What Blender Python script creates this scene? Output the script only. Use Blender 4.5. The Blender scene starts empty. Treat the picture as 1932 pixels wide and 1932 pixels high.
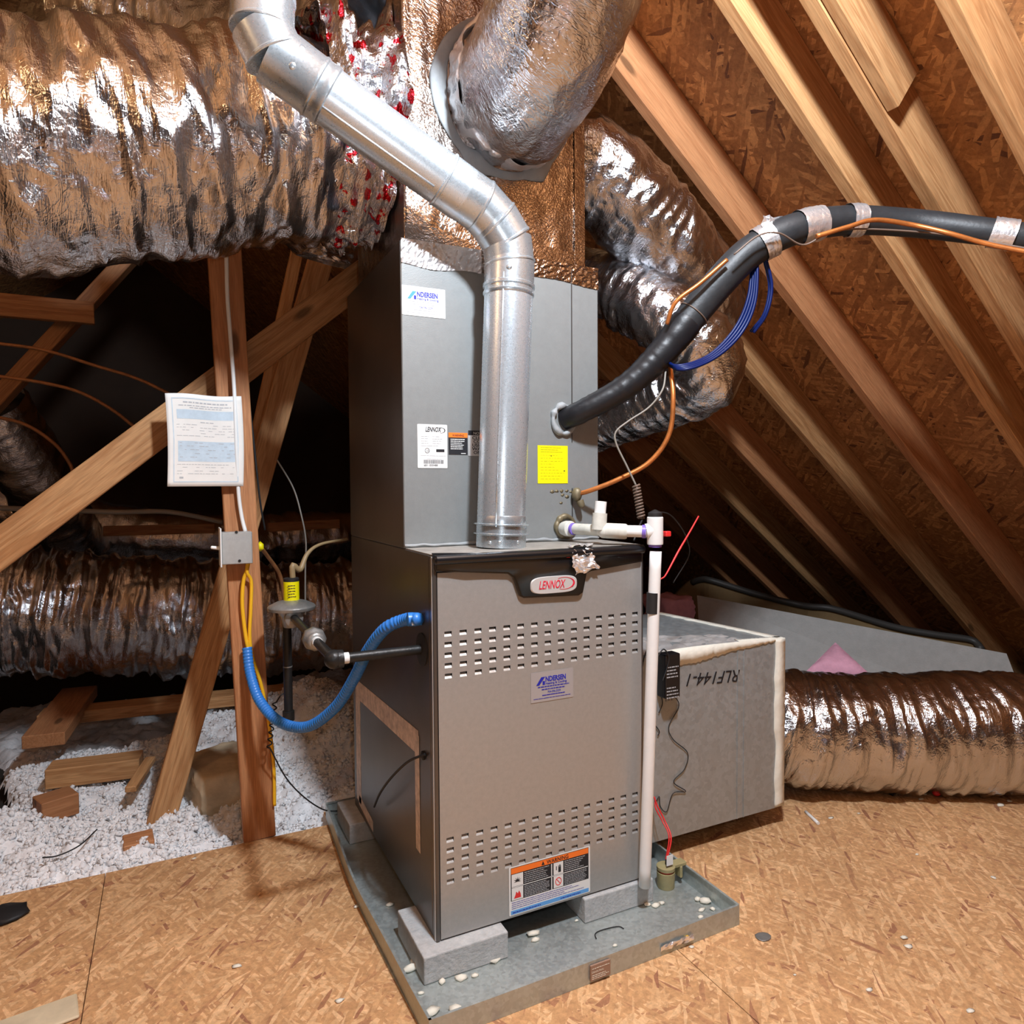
import bpy, bmesh, math, random
import numpy as np
from mathutils import Vector, Matrix
random.seed(7)
S = bpy.context.scene
COL = S.collection

# ------------------------------------------------------------------ camera
FPX = 1313.69; W0 = 1932
CAM = np.array([-0.48608, -1.36348, 1.02392])
YAW, PIT, ROL = 0.456925, 0.035805, -0.006664
cy_, sy_ = math.cos(YAW), math.sin(YAW); cp_, sp_ = math.cos(PIT), math.sin(PIT)
FW = np.array([sy_*cp_, cy_*cp_, -sp_]); RT0 = np.array([cy_, -sy_, 0.0]); UP0 = np.cross(RT0, FW)
RT = math.cos(ROL)*RT0 + math.sin(ROL)*UP0
UP = -math.sin(ROL)*RT0 + math.cos(ROL)*UP0
cam = bpy.data.cameras.new('camera'); co = bpy.data.objects.new('camera', cam); COL.objects.link(co)
cam.sensor_fit = 'HORIZONTAL'; cam.sensor_width = 36; cam.lens = 36*FPX/W0
cam.clip_start = 0.02; cam.clip_end = 60
co.matrix_world = Matrix(((RT[0], UP[0], -FW[0], CAM[0]), (RT[1], UP[1], -FW[1], CAM[1]), (RT[2], UP[2], -FW[2], CAM[2]), (0, 0, 0, 1)))
S.camera = co
S.view_settings.view_transform = 'Standard'; S.view_settings.look = 'None'
S.view_settings.gamma = 1; S.view_settings.use_curve_mapping = False
S.view_settings.exposure = 0.08
# ------------------------------------------------------------------ light
wd = bpy.data.worlds.new('world'); S.world = wd; wd.use_nodes = True
wd.node_tree.nodes['Background'].inputs[0].default_value = (0.02, 0.018, 0.016, 1)
wd.node_tree.nodes['Background'].inputs[1].default_value = 0.3
def lamp(name, loc, power, col, size):
    l = bpy.data.lights.new(name, 'POINT'); l.energy = power; l.color = col; l.shadow_soft_size = size
    o = bpy.data.objects.new(name, l); o.location = loc; COL.objects.link(o); return o
lamp('work_light', (0.10, -0.90, 2.34), 190, (0.87, 0.96, 1.06), 0.065)
lamp('camera_fill', (CAM[0]+0.06, CAM[1]+0.05, CAM[2]+0.07), 7, (0.95, 0.97, 1.0), 0.02)  # added fill next to the camera, lifts the left-hand framing and insulation
lamp('attic_bulb', (-1.75, -0.35, 2.15), 10, (1.0, 0.62, 0.30), 0.05)
# ------------------------------------------------------------------ helpers
def at(px, py, **k):
    d = FW + RT*(px-966)/FPX - UP*(py-966)/FPX
    (a, v), = k.items()
    if a == 'd': return CAM + d*v
    i = 'xyz'.index(a)
    return CAM + d*(v-CAM[i])/d[i]
def tag(o, label=None, cat=None, group=None, kind=None):
    if label: o['label'] = label
    if cat: o['category'] = cat
    if group: o['group'] = group
    if kind: o['kind'] = kind
    return o
def thing(name, loc, label, cat, group=None):
    o = bpy.data.objects.new(name, None); o.location = Vector([float(c) for c in loc]); o.empty_display_size = 0.05
    COL.objects.link(o); tag(o, label, cat, group); return o
def wloc(p):
    v = Vector((0, 0, 0))
    while p is not None:
        v = v + Vector(p.location); p = p.parent
    return v
def link(name, me, parent=None, mat=None, world=True):
    o = bpy.data.objects.new(name, me); COL.objects.link(o)
    if parent is not None:
        o.parent = parent
        if world: o.location = -wloc(parent)
    if mat is not None:
        me.materials.clear(); me.materials.append(mat)
    return o
def pymesh(name, V, F, mat, parent=None, smooth=False):
    me = bpy.data.meshes.new(name)
    me.from_pydata([tuple(map(float, v)) for v in V], [], [tuple(map(int, f)) for f in F]); me.update()
    if smooth: me.polygons.foreach_set('use_smooth', [True]*len(me.polygons))
    return link(name, me, parent, mat)
def bm_obj(name, bm, mat, parent=None, smooth=False):
    me = bpy.data.meshes.new(name); bmesh.ops.recalc_face_normals(bm, faces=bm.faces[:]); bm.to_mesh(me); bm.free()
    if smooth: me.polygons.foreach_set('use_smooth', [True]*len(me.polygons))
    return link(name, me, parent, mat)
def bbox(bm, lo, hi, bev=0.0, seg=1, M=None):
    lo = np.minimum(lo, hi); hi = np.maximum(lo, hi) if False else np.array(hi)
    r = bmesh.ops.create_cube(bm, size=1.0); vs = r['verts']
    for v in vs:
        v.co = Vector([lo[i] + (v.co[i]+0.5)*(hi[i]-lo[i]) for i in range(3)])
    if bev > 0:
        es = list({e for v in vs for e in v.link_edges})
        bmesh.ops.bevel(bm, geom=es, offset=bev, segments=seg, affect='EDGES', profile=0.5)
    return bm
def box(name, lo, hi, mat, parent=None, bev=0.0, seg=1):
    lo2 = [min(a, b) for a, b in zip(lo, hi)]; hi2 = [max(a, b) for a, b in zip(lo, hi)]
    bm = bmesh.new(); bbox(bm, lo2, hi2, bev, seg); return bm_obj(name, bm, mat, parent)
def frame_from(p0, p1, up):
    x = Vector([float(c) for c in p1]) - Vector([float(c) for c in p0]); L = x.length; x.normalize()
    u = Vector(up); u = (u - x*u.dot(x)).normalized(); y = u.cross(x)
    return Matrix(((x[0], y[0], u[0], p0[0]), (x[1], y[1], u[1], p0[1]), (x[2], y[2], u[2], p0[2]), (0, 0, 0, 1))), L
def beam(name, p0, p1, w, h, up, mat, parent=None, bev=0.0025, wob=0.0):
    """board from p0 to p1 (centre line), w across, h along 'up'; local X runs along the grain"""
    M, L = frame_from(p0, p1, up)
    bm = bmesh.new(); bbox(bm, [0, -w/2, -h/2], [L, w/2, h/2], bev)
    me = bpy.data.meshes.new(name); bmesh.ops.recalc_face_normals(bm, faces=bm.faces[:]); bm.to_mesh(me); bm.free()
    o = link(name, me, parent, mat, world=False)
    if parent is not None: M = Matrix.Translation(-wloc(parent)) @ M
    o.matrix_world = M
    o.matrix_basis = M
    return o
def catmull(P, n):
    P = [np.array(p, float) for p in P]
    if len(P) == 2:
        return np.array([P[0] + (P[1]-P[0])*t for t in np.linspace(0, 1, n)])
    Q = [2*P[0]-P[1]] + P + [2*P[-1]-P[-2]]; out = []
    for i in range(1, len(Q)-2):
        for t in np.linspace(0, 1, 24, endpoint=False):
            a, b, c, d = Q[i-1:i+3]
            out.append(0.5*((2*b) + (-a+c)*t + (2*a-5*b+4*c-d)*t*t + (-a+3*b-3*c+d)*t**3))
    out.append(P[-1]); out = np.array(out)
    s = np.concatenate([[0], np.cumsum(np.linalg.norm(np.diff(out, axis=0), axis=1))])
    t = np.linspace(0, s[-1], n)
    return np.stack([np.interp(t, s, out[:, k]) for k in range(3)], 1)
def frames(C):
    T = np.gradient(C, axis=0); T /= np.linalg.norm(T, axis=1)[:, None]
    a = np.array([0, 0, 1.0]) if abs(T[0][2]) < 0.9 else np.array([1.0, 0, 0])
    n = a - T[0]*(a@T[0]); n /= np.linalg.norm(n); N = [n]
    for i in range(1, len(C)):
        n = N[-1] - T[i]*(N[-1]@T[i]); n /= np.linalg.norm(n); N.append(n)
    N = np.array(N); return T, N, np.cross(T, N)
def sweep(C, Rr, nv):
    """Rr: array (n,nv) radii"""
    T, N, B = frames(C); n = len(C)
    a = np.linspace(0, 2*np.pi, nv, endpoint=False)
    V = C[:, None, :] + Rr[:, :, None]*(np.cos(a)[None, :, None]*N[:, None, :] + np.sin(a)[None, :, None]*B[:, None, :])
    V = V.reshape(-1, 3)
    i, j = np.meshgrid(np.arange(n-1), np.arange(nv), indexing='ij'); j2 = (j+1) % nv
    F = np.stack([i*nv+j, i*nv+j2, (i+1)*nv+j2, (i+1)*nv+j], -1).reshape(-1, 4)
    return V, F
def fastmesh(name, V, F, mat, parent=None, smooth=True, caps=None):
    me = bpy.data.meshes.new(name)
    F = np.asarray(F, np.int32); V = np.asarray(V, np.float32)
    extra = caps or []
    loops = np.concatenate([F.ravel()] + [np.array(c, np.int32) for c in extra]) if extra else F.ravel()
    tot = np.concatenate([np.full(len(F), F.shape[1], np.int32), np.array([len(c) for c in extra], np.int32)])
    me.vertices.add(len(V)); me.vertices.foreach_set('co', V.ravel())
    me.loops.add(len(loops)); me.loops.foreach_set('vertex_index', loops)
    me.polygons.add(len(tot)); me.polygons.foreach_set('loop_start', np.concatenate([[0], np.cumsum(tot)[:-1]]).astype(np.int32))
    me.update(calc_edges=True); me.validate()
    if smooth: me.polygons.foreach_set('use_smooth', [True]*len(me.polygons))
    return link(name, me, parent, mat)
def tube(name, P, r, mat, parent=None, n=None, nv=12, smooth=True, raw=False):
    C = np.array(P, float) if raw else catmull(P, n or max(8, 10*len(P)))
    n = len(C)
    rr = np.interp(np.linspace(0, 1, n), np.linspace(0, 1, len(r)), r) if hasattr(r, '__len__') else np.full(n, r)
    V, F = sweep(C, np.repeat(rr[:, None], nv, 1), nv)
    o = fastmesh(name, V, F, mat, parent, smooth, caps=[list(range(nv-1, -1, -1)), list(range((n-1)*nv, n*nv))])
    if smooth: # keep caps flat
        k = len(o.data.polygons); o.data.polygons[k-1].use_smooth = False; o.data.polygons[k-2].use_smooth = False
    return o
def lathe(name, axis0, axis1, prof, mat, parent=None, nv=40, smooth=True):
    """prof: list of (t along 0..1 in metres, radius) on the line axis0->axis1 direction"""
    a0 = np.array(axis0, float); d = np.array(axis1, float)-a0; d /= np.linalg.norm(d)
    h = np.array([0, 0, 1.0]) if abs(d[2]) < 0.9 else np.array([1.0, 0, 0])
    N = h - d*(h@d); N /= np.linalg.norm(N); B = np.cross(d, N)
    a = np.linspace(0, 2*np.pi, nv, endpoint=False)
    V = []; 
    for t, r in prof:
        V.append(a0 + d*t + r*(np.cos(a)[:, None]*N + np.sin(a)[:, None]*B))
    V = np.concatenate(V); n = len(prof)
    i, j = np.meshgrid(np.arange(n-1), np.arange(nv), indexing='ij'); j2 = (j+1) % nv
    F = np.stack([i*nv+j, i*nv+j2, (i+1)*nv+j2, (i+1)*nv+j], -1).reshape(-1, 4)
    o = fastmesh(name, V, F, mat, parent, smooth, caps=[list(range(nv-1, -1, -1)), list(range((n-1)*nv, n*nv))])
    bm = bmesh.new(); bm.from_mesh(o.data); bmesh.ops.recalc_face_normals(bm, faces=bm.faces[:])
    if smooth:
        for e in bm.edges:
            if len(e.link_faces) == 2 and e.calc_face_angle(0) > 0.6: e.smooth = False
    bm.to_mesh(o.data); bm.free()
    return o
def wire(name, pts, r, mat, label=None, cat=None, parent=None, n=None, nv=7, group=None):
    o = tube(name, pts, r, mat, parent, n=n or 12*len(pts), nv=nv)
    if label: tag(o, label, cat, group)
    return o
# value noise on a lattice, periodic along v
def vnoise(u, v, su, sv, seed):
    r = np.random.RandomState(seed); sv = max(1, int(sv))
    U = u*su; Vv = (v % 1.0)*sv
    nu = int(np.ceil(U.max()-U.min()))+3; G = r.rand(nu, sv)
    U = U-U.min(); iu = U.astype(int); iv = Vv.astype(int)
    fu = U-iu; fv = Vv-iv; fu = fu*fu*(3-2*fu); fv = fv*fv*(3-2*fv)
    iv0 = iv % sv; iv1 = (iv+1) % sv
    return (G[iu, iv0]*(1-fu)*(1-fv)+G[iu+1, iv0]*fu*(1-fv)+G[iu, iv1]*(1-fu)*fv+G[iu+1, iv1]*fu*fv)
def facet(u, v, su, sv, seed):
    """piecewise flat noise on triangles, periodic along v: crisp creases"""
    r = np.random.RandomState(seed); sv = max(2, int(sv)); U = u*su; Vv = (v % 1.0)*sv
    U = U-U.min(); nu = int(np.ceil(U.max()))+3; G = r.rand(nu, sv); iu = U.astype(int); iv = Vv.astype(int); fu = U-iu; fv = Vv-iv
    a = G[iu, iv % sv]; b = G[iu+1, iv % sv]; c = G[iu, (iv+1) % sv]; d = G[iu+1, (iv+1) % sv]
    up = fu > fv
    return np.where(up, a+(b-a)*fu+(d-b)*fv, a+(c-a)*fv+(d-c)*fu)
def foil_tube(name, P, R, mat, parent=None, step=0.0055, nv=170, amp=0.012, seed=1, twist=0.0, fold=16, fine=0.4, lump=0.5, fac=1.0):
    C0 = catmull(P, 200); L = np.linalg.norm(np.diff(C0, axis=0), axis=1).sum()
    n = int(L/step)+2; C = catmull(P, n)
    u = np.linspace(0, L, n)[:, None]+np.zeros((1, nv)); v = np.linspace(0, 1, nv, endpoint=False)[None, :]+np.zeros((n, 1))
    Rr = np.interp(np.linspace(0, 1, n), np.linspace(0, 1, len(R)), R)[:, None] if hasattr(R, '__len__') else np.full((n, 1), R)
    w = v + twist*u + 0.05*(vnoise(u, v, 5, 6, seed+9)-0.5)
    uu = u + 0.05*(vnoise(u, v, 4, 5, seed+8)-0.5)
    a = vnoise(uu, w, fold, 5, seed); b = vnoise(uu, w, fold*2.3, 9, seed+1); c = vnoise(u, v, 30, 34, seed+2); d = vnoise(u, v, 2.6, 3, seed+3)
    e = vnoise(u, v, 70, 60, seed+4)
    ridge = 1-np.abs(2*a-1); ridge2 = 1-np.abs(2*b-1)
    mod = 0.35+0.9*vnoise(u, v, 3.2, 4, seed+5)
    Rd = Rr + amp*(mod*(1.1*(ridge**1.5-0.45)+0.55*(ridge2-0.5)) + fine*(0.6*(np.abs(2*c-1)-0.5)+0.3*(e-0.5))) + amp*lump*2*(d-0.5)
    wj = 0.03*(vnoise(u, v, 13, 14, seed+21)-0.5); uj = 0.02*(vnoise(u, v, 13, 14, seed+22)-0.5)
    f1 = facet(uu+uj, w+wj, fold*1.5, 13, seed+6); f2 = facet(u+uj, w+wj+0.3*u, fold*3.1, 27, seed+7)
    Rd = Rd + amp*(0.25+0.9*mod)*fac*(0.75*(f1-0.5)+0.40*(f2-0.5))
    V, F = sweep(C, Rd, nv)
    o = fastmesh(name, V, F, mat, parent, True)
    at_ = o.data.attributes.new('duct', 'FLOAT_VECTOR', 'POINT')
    at_.data.foreach_set('vector', np.stack([(u+0.35*twist*v), v, 0*u], -1).reshape(-1).astype(np.float32))
    return o
def text(name, body, size, org, ux, uy, mat, parent=None, align='LEFT', shear=0.0, xs=1.0, extr=0.0003, bold=0.0):
    cu = bpy.data.curves.new(name, 'FONT'); cu.body = body; cu.size = size; cu.align_x = align; cu.shear = shear
    cu.extrude = extr; cu.offset = bold*size
    cu.resolution_u = 3
    tmp = bpy.data.objects.new('tmp', cu); COL.objects.link(tmp)
    dg = bpy.context.evaluated_depsgraph_get(); me = bpy.data.meshes.new_from_object(tmp.evaluated_get(dg))
    bpy.data.objects.remove(tmp); bpy.data.curves.remove(cu)
    ux = Vector(ux).normalized(); uy = Vector(uy).normalized(); n = ux.cross(uy)
    M = Matrix(((ux[0]*xs, uy[0], n[0], org[0]), (ux[1]*xs, uy[1], n[1], org[1]), (ux[2]*xs, uy[2], n[2], org[2]), (0, 0, 0, 1)))
    me.transform(M)
    return link(name, me, parent, mat)
# ------------------------------------------------------------------ materials
def nodes(name):
    m = bpy.data.materials.new(name); m.use_nodes = True; nt = m.node_tree
    return m, nt, nt.nodes['Principled BSDF'], nt.nodes, nt.links
def plain(name, col, rough=0.5, metal=0.0, spec=0.5, bump=0.0, bscale=200, var=0.0, vscale=6, coat=0):
    m, nt, p, N, L = nodes(name)
    p.inputs['Base Color'].default_value = (*col, 1); p.inputs['Roughness'].default_value = rough; p.inputs['Metallic'].default_value = metal
    p.inputs['Specular IOR Level'].default_value = spec; p.inputs['Coat Weight'].default_value = coat
    tc = N.new('ShaderNodeTexCoord')
    if var > 0:
        no = N.new('ShaderNodeTexNoise'); no.inputs['Scale'].default_value = vscale; no.inputs['Detail'].default_value = 6; no.inputs['Roughness'].default_value = 0.65
        L.new(tc.outputs['Object'], no.inputs['Vector'])
        mp = N.new('ShaderNodeMapRange'); mp.inputs['From Min'].default_value = 0.3; mp.inputs['From Max'].default_value = 0.7; mp.inputs['To Min'].default_value = 1-var; mp.inputs['To Max'].default_value = 1+var
        L.new(no.outputs['Fac'], mp.inputs['Value'])
        mx = N.new('ShaderNodeVectorMath'); mx.operation = 'SCALE'; mx.inputs[0].default_value = col; L.new(mp.outputs[0], mx.inputs['Scale'])
        L.new(mx.outputs[0], p.inputs['Base Color'])
    if bump > 0:
        nb = N.new('ShaderNodeTexNoise'); nb.inputs['Scale'].default_value = bscale; nb.inputs['Detail'].default_value = 3
        L.new(tc.outputs['Object'], nb.inputs['Vector'])
        b = N.new('ShaderNodeBump'); b.inputs['Strength'].default_value = bump; b.inputs['Distance'].default_value = 0.002
        L.new(nb.outputs['Fac'], b.inputs['Height']); L.new(b.outputs[0], p.inputs['Normal'])
    return m
def foil_mat(name, base=(0.64, 0.65, 0.68), rough=0.17, bump=0.38, red=False, scale=55, metal=1.0):
    m, nt, p, N, L = nodes(name)
    p.inputs['Metallic'].default_value = metal; p.inputs['Roughness'].default_value = rough; p.inputs['Base Color'].default_value = (*base, 1)
    tc = N.new('ShaderNodeTexCoord')
    nz = N.new('ShaderNodeTexNoise'); nz.inputs['Scale'].default_value = 9; L.new(tc.outputs['Object'], nz.inputs['Vector'])
    ad = N.new('ShaderNodeMixRGB'); ad.blend_type = 'ADD'; ad.inputs[0].default_value = 0.10
    L.new(tc.outputs['Object'], ad.inputs[1]); L.new(nz.outputs['Color'], ad.inputs[2])
    vo = N.new('ShaderNodeTexVoronoi'); vo.feature = 'DISTANCE_TO_EDGE'; vo.inputs['Scale'].default_value = scale; L.new(ad.outputs[0], vo.inputs['Vector'])
    mr = N.new('ShaderNodeMapRange'); mr.inputs['From Max'].default_value = 0.12; L.new(vo.outputs['Distance'], mr.inputs['Value'])
    vc = N.new('ShaderNodeTexVoronoi'); vc.inputs['Scale'].default_value = scale*0.9; L.new(ad.outputs[0], vc.inputs['Vector'])
    n2 = N.new('ShaderNodeTexNoise'); n2.inputs['Scale'].default_value = 160; n2.inputs['Detail'].default_value = 4; L.new(tc.outputs['Object'], n2.inputs['Vector'])
    s1 = N.new('ShaderNodeMath'); s1.operation = 'MULTIPLY_ADD'; s1.inputs[1].default_value = 0.30; L.new(mr.outputs[0], s1.inputs[0]); L.new(n2.outputs['Fac'], s1.inputs[2])
    s2 = N.new('ShaderNodeMath'); s2.operation = 'MULTIPLY_ADD'; s2.inputs[1].default_value = 0.8; L.new(vc.outputs['Distance'], s2.inputs[0]); L.new(s1.outputs[0], s2.inputs[2])
    at_ = N.new('ShaderNodeAttribute'); at_.attribute_name = 'duct'
    sv = N.new('ShaderNodeVectorMath'); sv.operation = 'MULTIPLY'; sv.inputs[1].default_value = (120, 26, 1); L.new(at_.outputs['Vector'], sv.inputs[0])
    n4 = N.new('ShaderNodeTexNoise'); n4.inputs['Scale'].default_value = 1.0; n4.inputs['Detail'].default_value = 5; n4.inputs['Distortion'].default_value = 1.2; L.new(sv.outputs[0], n4.inputs['Vector'])
    pp_ = N.new('ShaderNodeMath'); pp_.operation = 'PINGPONG'; pp_.inputs[1].default_value = 0.25; L.new(n4.outputs['Fac'], pp_.inputs[0])
    s3 = N.new('ShaderNodeMath'); s3.operation = 'MULTIPLY_ADD'; s3.inputs[1].default_value = 3.2; L.new(pp_.outputs[0], s3.inputs[0]); L.new(s2.outputs[0], s3.inputs[2])
    b = N.new('ShaderNodeBump'); b.inputs['Strength'].default_value = bump; b.inputs['Distance'].default_value = 0.003
    L.new(s3.outputs[0], b.inputs['Height']); L.new(b.outputs[0], p.inputs['Normal'])
    if red:
        n3 = N.new('ShaderNodeTexNoise'); n3.inputs['Scale'].default_value = 30; n3.inputs['Detail'].default_value = 4; L.new(tc.outputs['Object'], n3.inputs['Vector'])
        cr = N.new('ShaderNodeValToRGB'); cr.color_ramp.elements[0].position = 0.57; cr.color_ramp.elements[1].position = 0.60
        cr.color_ramp.elements[0].color = (*base, 1); cr.color_ramp.elements[1].color = (0.55, 0.02, 0.03, 1)
        L.new(n3.outputs['Fac'], cr.inputs[0]); L.new(cr.outputs[0], p.inputs['Base Color'])
    return m
def osb_mat(name, light, mid, dark, scale=1.0, rough=0.62, tone=1.0):
    """oriented strand board: three layers of long flakes, each flake one colour"""
    m, nt, p, N, L = nodes(name)
    p.inputs['Roughness'].default_value = rough; p.inputs['Specular IOR Level'].default_value = 0.25
    tc = N.new('ShaderNodeTexCoord')
    wn = N.new('ShaderNodeTexNoise'); wn.inputs['Scale'].default_value = 16; L.new(tc.outputs['Object'], wn.inputs['Vector'])
    wa = N.new('ShaderNodeMixRGB'); wa.blend_type = 'ADD'; wa.inputs[0].default_value = 0.012
    L.new(tc.outputs['Object'], wa.inputs[1]); L.new(wn.outputs['Color'], wa.inputs[2])
    prev = None; hprev = None
    for k, (ang, sx, sy) in enumerate([(0.25, 9, 62), (0.75, 12, 80), (-0.35, 8, 58), (1.2, 15, 95), (2.2, 13, 90)]):
        mp = N.new('ShaderNodeMapping'); mp.vector_type = 'TEXTURE' if False else 'POINT'
        mp.inputs['Rotation'].default_value = (0, 0, ang); L.new(wa.outputs[0], mp.inputs['Vector'])
        sc = N.new('ShaderNodeVectorMath'); sc.operation = 'MULTIPLY'; sc.inputs[1].default_value = (sx*scale, sy*scale, 3); L.new(mp.outputs[0], sc.inputs[0])
        vo = N.new('ShaderNodeTexVoronoi'); vo.inputs['Scale'].default_value = 1.0; L.new(sc.outputs[0], vo.inputs['Vector'])
        sp = N.new('ShaderNodeSeparateColor'); L.new(vo.outputs['Color'], sp.inputs[0])
        cr = N.new('ShaderNodeValToRGB'); e = cr.color_ramp.elements
        e[0].position = 0.0; e[0].color = (*dark, 1); e[1].position = 1.0; e[1].color = (*light, 1)
        a = e.new(0.07); a.color = (*[0.2*d+0.8*x for d, x in zip(dark, mid)], 1); a = e.new(0.5); a.color = (*mid, 1)
        L.new(sp.outputs[0], cr.inputs[0])
        if prev is None: prev = cr.outputs[0]; hprev = sp.outputs[0]
        else:
            gt = N.new('ShaderNodeMath'); gt.operation = 'GREATER_THAN'; gt.inputs[1].default_value = 0.60; L.new(sp.outputs[1], gt.inputs[0])
            mx = N.new('ShaderNodeMixRGB'); L.new(gt.outputs[0], mx.inputs[0]); L.new(prev, mx.inputs[1]); L.new(cr.outputs[0], mx.inputs[2]); prev = mx.outputs[0]
            mh = N.new('ShaderNodeMix'); L.new(gt.outputs[0], mh.inputs[0]); L.new(hprev, mh.inputs[2]); L.new(sp.outputs[0], mh.inputs[3]); hprev = mh.outputs[0]
    fn = N.new('ShaderNodeTexNoise'); fn.inputs['Scale'].default_value = 70; fn.inputs['Detail'].default_value = 8; fn.inputs['Roughness'].default_value = 0.75
    L.new(tc.outputs['Object'], fn.inputs['Vector'])
    fm = N.new('ShaderNodeMapRange'); fm.inputs['From Min'].default_value = 0.3; fm.inputs['From Max'].default_value = 0.7; fm.inputs['To Min'].default_value = 0.66*tone; fm.inputs['To Max'].default_value = 1.28*tone
    L.new(fn.outputs['Fac'], fm.inputs['Value'])
    fs = N.new('ShaderNodeVectorMath'); fs.operation = 'SCALE'; L.new(prev, fs.inputs[0]); L.new(fm.outputs[0], fs.inputs['Scale'])
    ln = N.new('ShaderNodeTexNoise'); ln.inputs['Scale'].default_value = 2.2; ln.inputs['Detail'].default_value = 3; L.new(tc.outputs['Object'], ln.inputs['Vector'])
    lm = N.new('ShaderNodeMapRange'); lm.inputs['From Min'].default_value = 0.3; lm.inputs['From Max'].default_value = 0.7; lm.inputs['To Min'].default_value = 0.88; lm.inputs['To Max'].default_value = 1.12
    L.new(ln.outputs['Fac'], lm.inputs['Value'])
    f2 = N.new('ShaderNodeVectorMath'); f2.operation = 'SCALE'; L.new(fs.outputs[0], f2.inputs[0]); L.new(lm.outputs[0], f2.inputs['Scale'])
    L.new(f2.outputs[0], p.inputs['Base Color'])
    ha = N.new('ShaderNodeMath'); ha.operation = 'ADD'; L.new(hprev, ha.inputs[0]); L.new(fn.outputs['Fac'], ha.inputs[1])
    b = N.new('ShaderNodeBump'); b.inputs['Strength'].default_value = 0.35; b.inputs['Distance'].default_value = 0.0015
    L.new(ha.outputs[0], b.inputs['Height']); L.new(b.outputs[0], p.inputs['Normal'])
    return m
def wood_mat(name, light, dark, rough=0.6):
    m, nt, p, N, L = nodes(name)
    p.inputs['Roughness'].default_value = rough; p.inputs['Specular IOR Level'].default_value = 0.25
    tc = N.new('ShaderNodeTexCoord'); oi = N.new('ShaderNodeObjectInfo')
    off = N.new('ShaderNodeVectorMath'); off.operation = 'ADD'; L.new(tc.outputs['Object'], off.inputs[0])
    om = N.new('ShaderNodeMath'); om.operation = 'MULTIPLY'; om.inputs[1].default_value = 37; L.new(oi.outputs['Random'], om.inputs[0]); L.new(om.outputs[0], off.inputs[1])
    sc = N.new('ShaderNodeVectorMath'); sc.operation = 'MULTIPLY'; sc.inputs[1].default_value = (1.6, 26, 26); L.new(off.outputs[0], sc.inputs[0])
    n1 = N.new('ShaderNodeTexNoise'); n1.inputs['Scale'].default_value = 1.0; n1.inputs['Detail'].default_value = 5; n1.inputs['Distortion'].default_value = 0.9; L.new(sc.outputs[0], n1.inputs['Vector'])
    mm = N.new('ShaderNodeMath'); mm.operation = 'MULTIPLY'; mm.inputs[1].default_value = 5.0; L.new(n1.outputs['Fac'], mm.inputs[0])
    fr = N.new('ShaderNodeMath'); fr.operation = 'PINGPONG'; fr.inputs[1].default_value = 0.5; L.new(mm.outputs[0], fr.inputs[0])
    cr = N.new('ShaderNodeValToRGB'); e = cr.color_ramp.elements; e[0].position = 0.02; e[0].color = (*dark, 1); e[1].position = 0.42; e[1].color = (*light, 1)
    L.new(fr.outputs[0], cr.inputs[0])
    # fine fibre
    s2 = N.new('ShaderNodeVectorMath'); s2.operation = 'MULTIPLY'; s2.inputs[1].default_value = (20, 340, 340); L.new(off.outputs[0], s2.inputs[0])
    n2 = N.new('ShaderNodeTexNoise'); n2.inputs['Scale'].default_value = 1.0; n2.inputs['Detail'].default_value = 4; L.new(s2.outputs[0], n2.inputs['Vector'])
    m2 = N.new('ShaderNodeMapRange'); m2.inputs['From Min'].default_value = 0.3; m2.inputs['From Max'].default_value = 0.7; m2.inputs['To Min'].default_value = 0.82; m2.inputs['To Max'].default_value = 1.15; L.new(n2.outputs['Fac'], m2.inputs['Value'])
    # knots
    s3 = N.new('ShaderNodeVectorMath'); s3.operation = 'MULTIPLY'; s3.inputs[1].default_value = (2.3, 7, 7); L.new(off.outputs[0], s3.inputs[0])
    vo = N.new('ShaderNodeTexVoronoi'); vo.inputs['Scale'].default_value = 1.0; L.new(s3.outputs[0], vo.inputs['Vector'])
    kr = N.new('ShaderNodeMapRange'); kr.inputs['From Min'].default_value = 0.06; kr.inputs['From Max'].default_value = 0.11; kr.inputs['To Min'].default_value = 0.38; kr.inputs['To Max'].default_value = 1.0; L.new(vo.outputs['Distance'], kr.inputs['Value'])
    k2 = N.new('ShaderNodeMath'); k2.operation = 'MULTIPLY'; L.new(m2.outputs[0], k2.inputs[0]); L.new(kr.outputs[0], k2.inputs[1])
    rv = N.new('ShaderNodeMapRange'); rv.inputs['To Min'].default_value = 0.82; rv.inputs['To Max'].default_value = 1.12; L.new(oi.outputs['Random'], rv.inputs['Value'])
    k3 = N.new('ShaderNodeMath'); k3.operation = 'MULTIPLY'; L.new(k2.outputs[0], k3.inputs[0]); L.new(rv.outputs[0], k3.inputs[1])
    fs = N.new('ShaderNodeVectorMath'); fs.operation = 'SCALE'; L.new(cr.outputs[0], fs.inputs[0]); L.new(k3.outputs[0], fs.inputs['Scale'])
    L.new(fs.outputs[0], p.inputs['Base Color'])
    b = N.new('ShaderNodeBump'); b.inputs['Strength'].default_value = 0.25; b.inputs['Distance'].default_value = 0.001
    L.new(n2.outputs['Fac'], b.inputs['Height']); L.new(b.outputs[0], p.inputs['Normal'])
    return m
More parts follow.
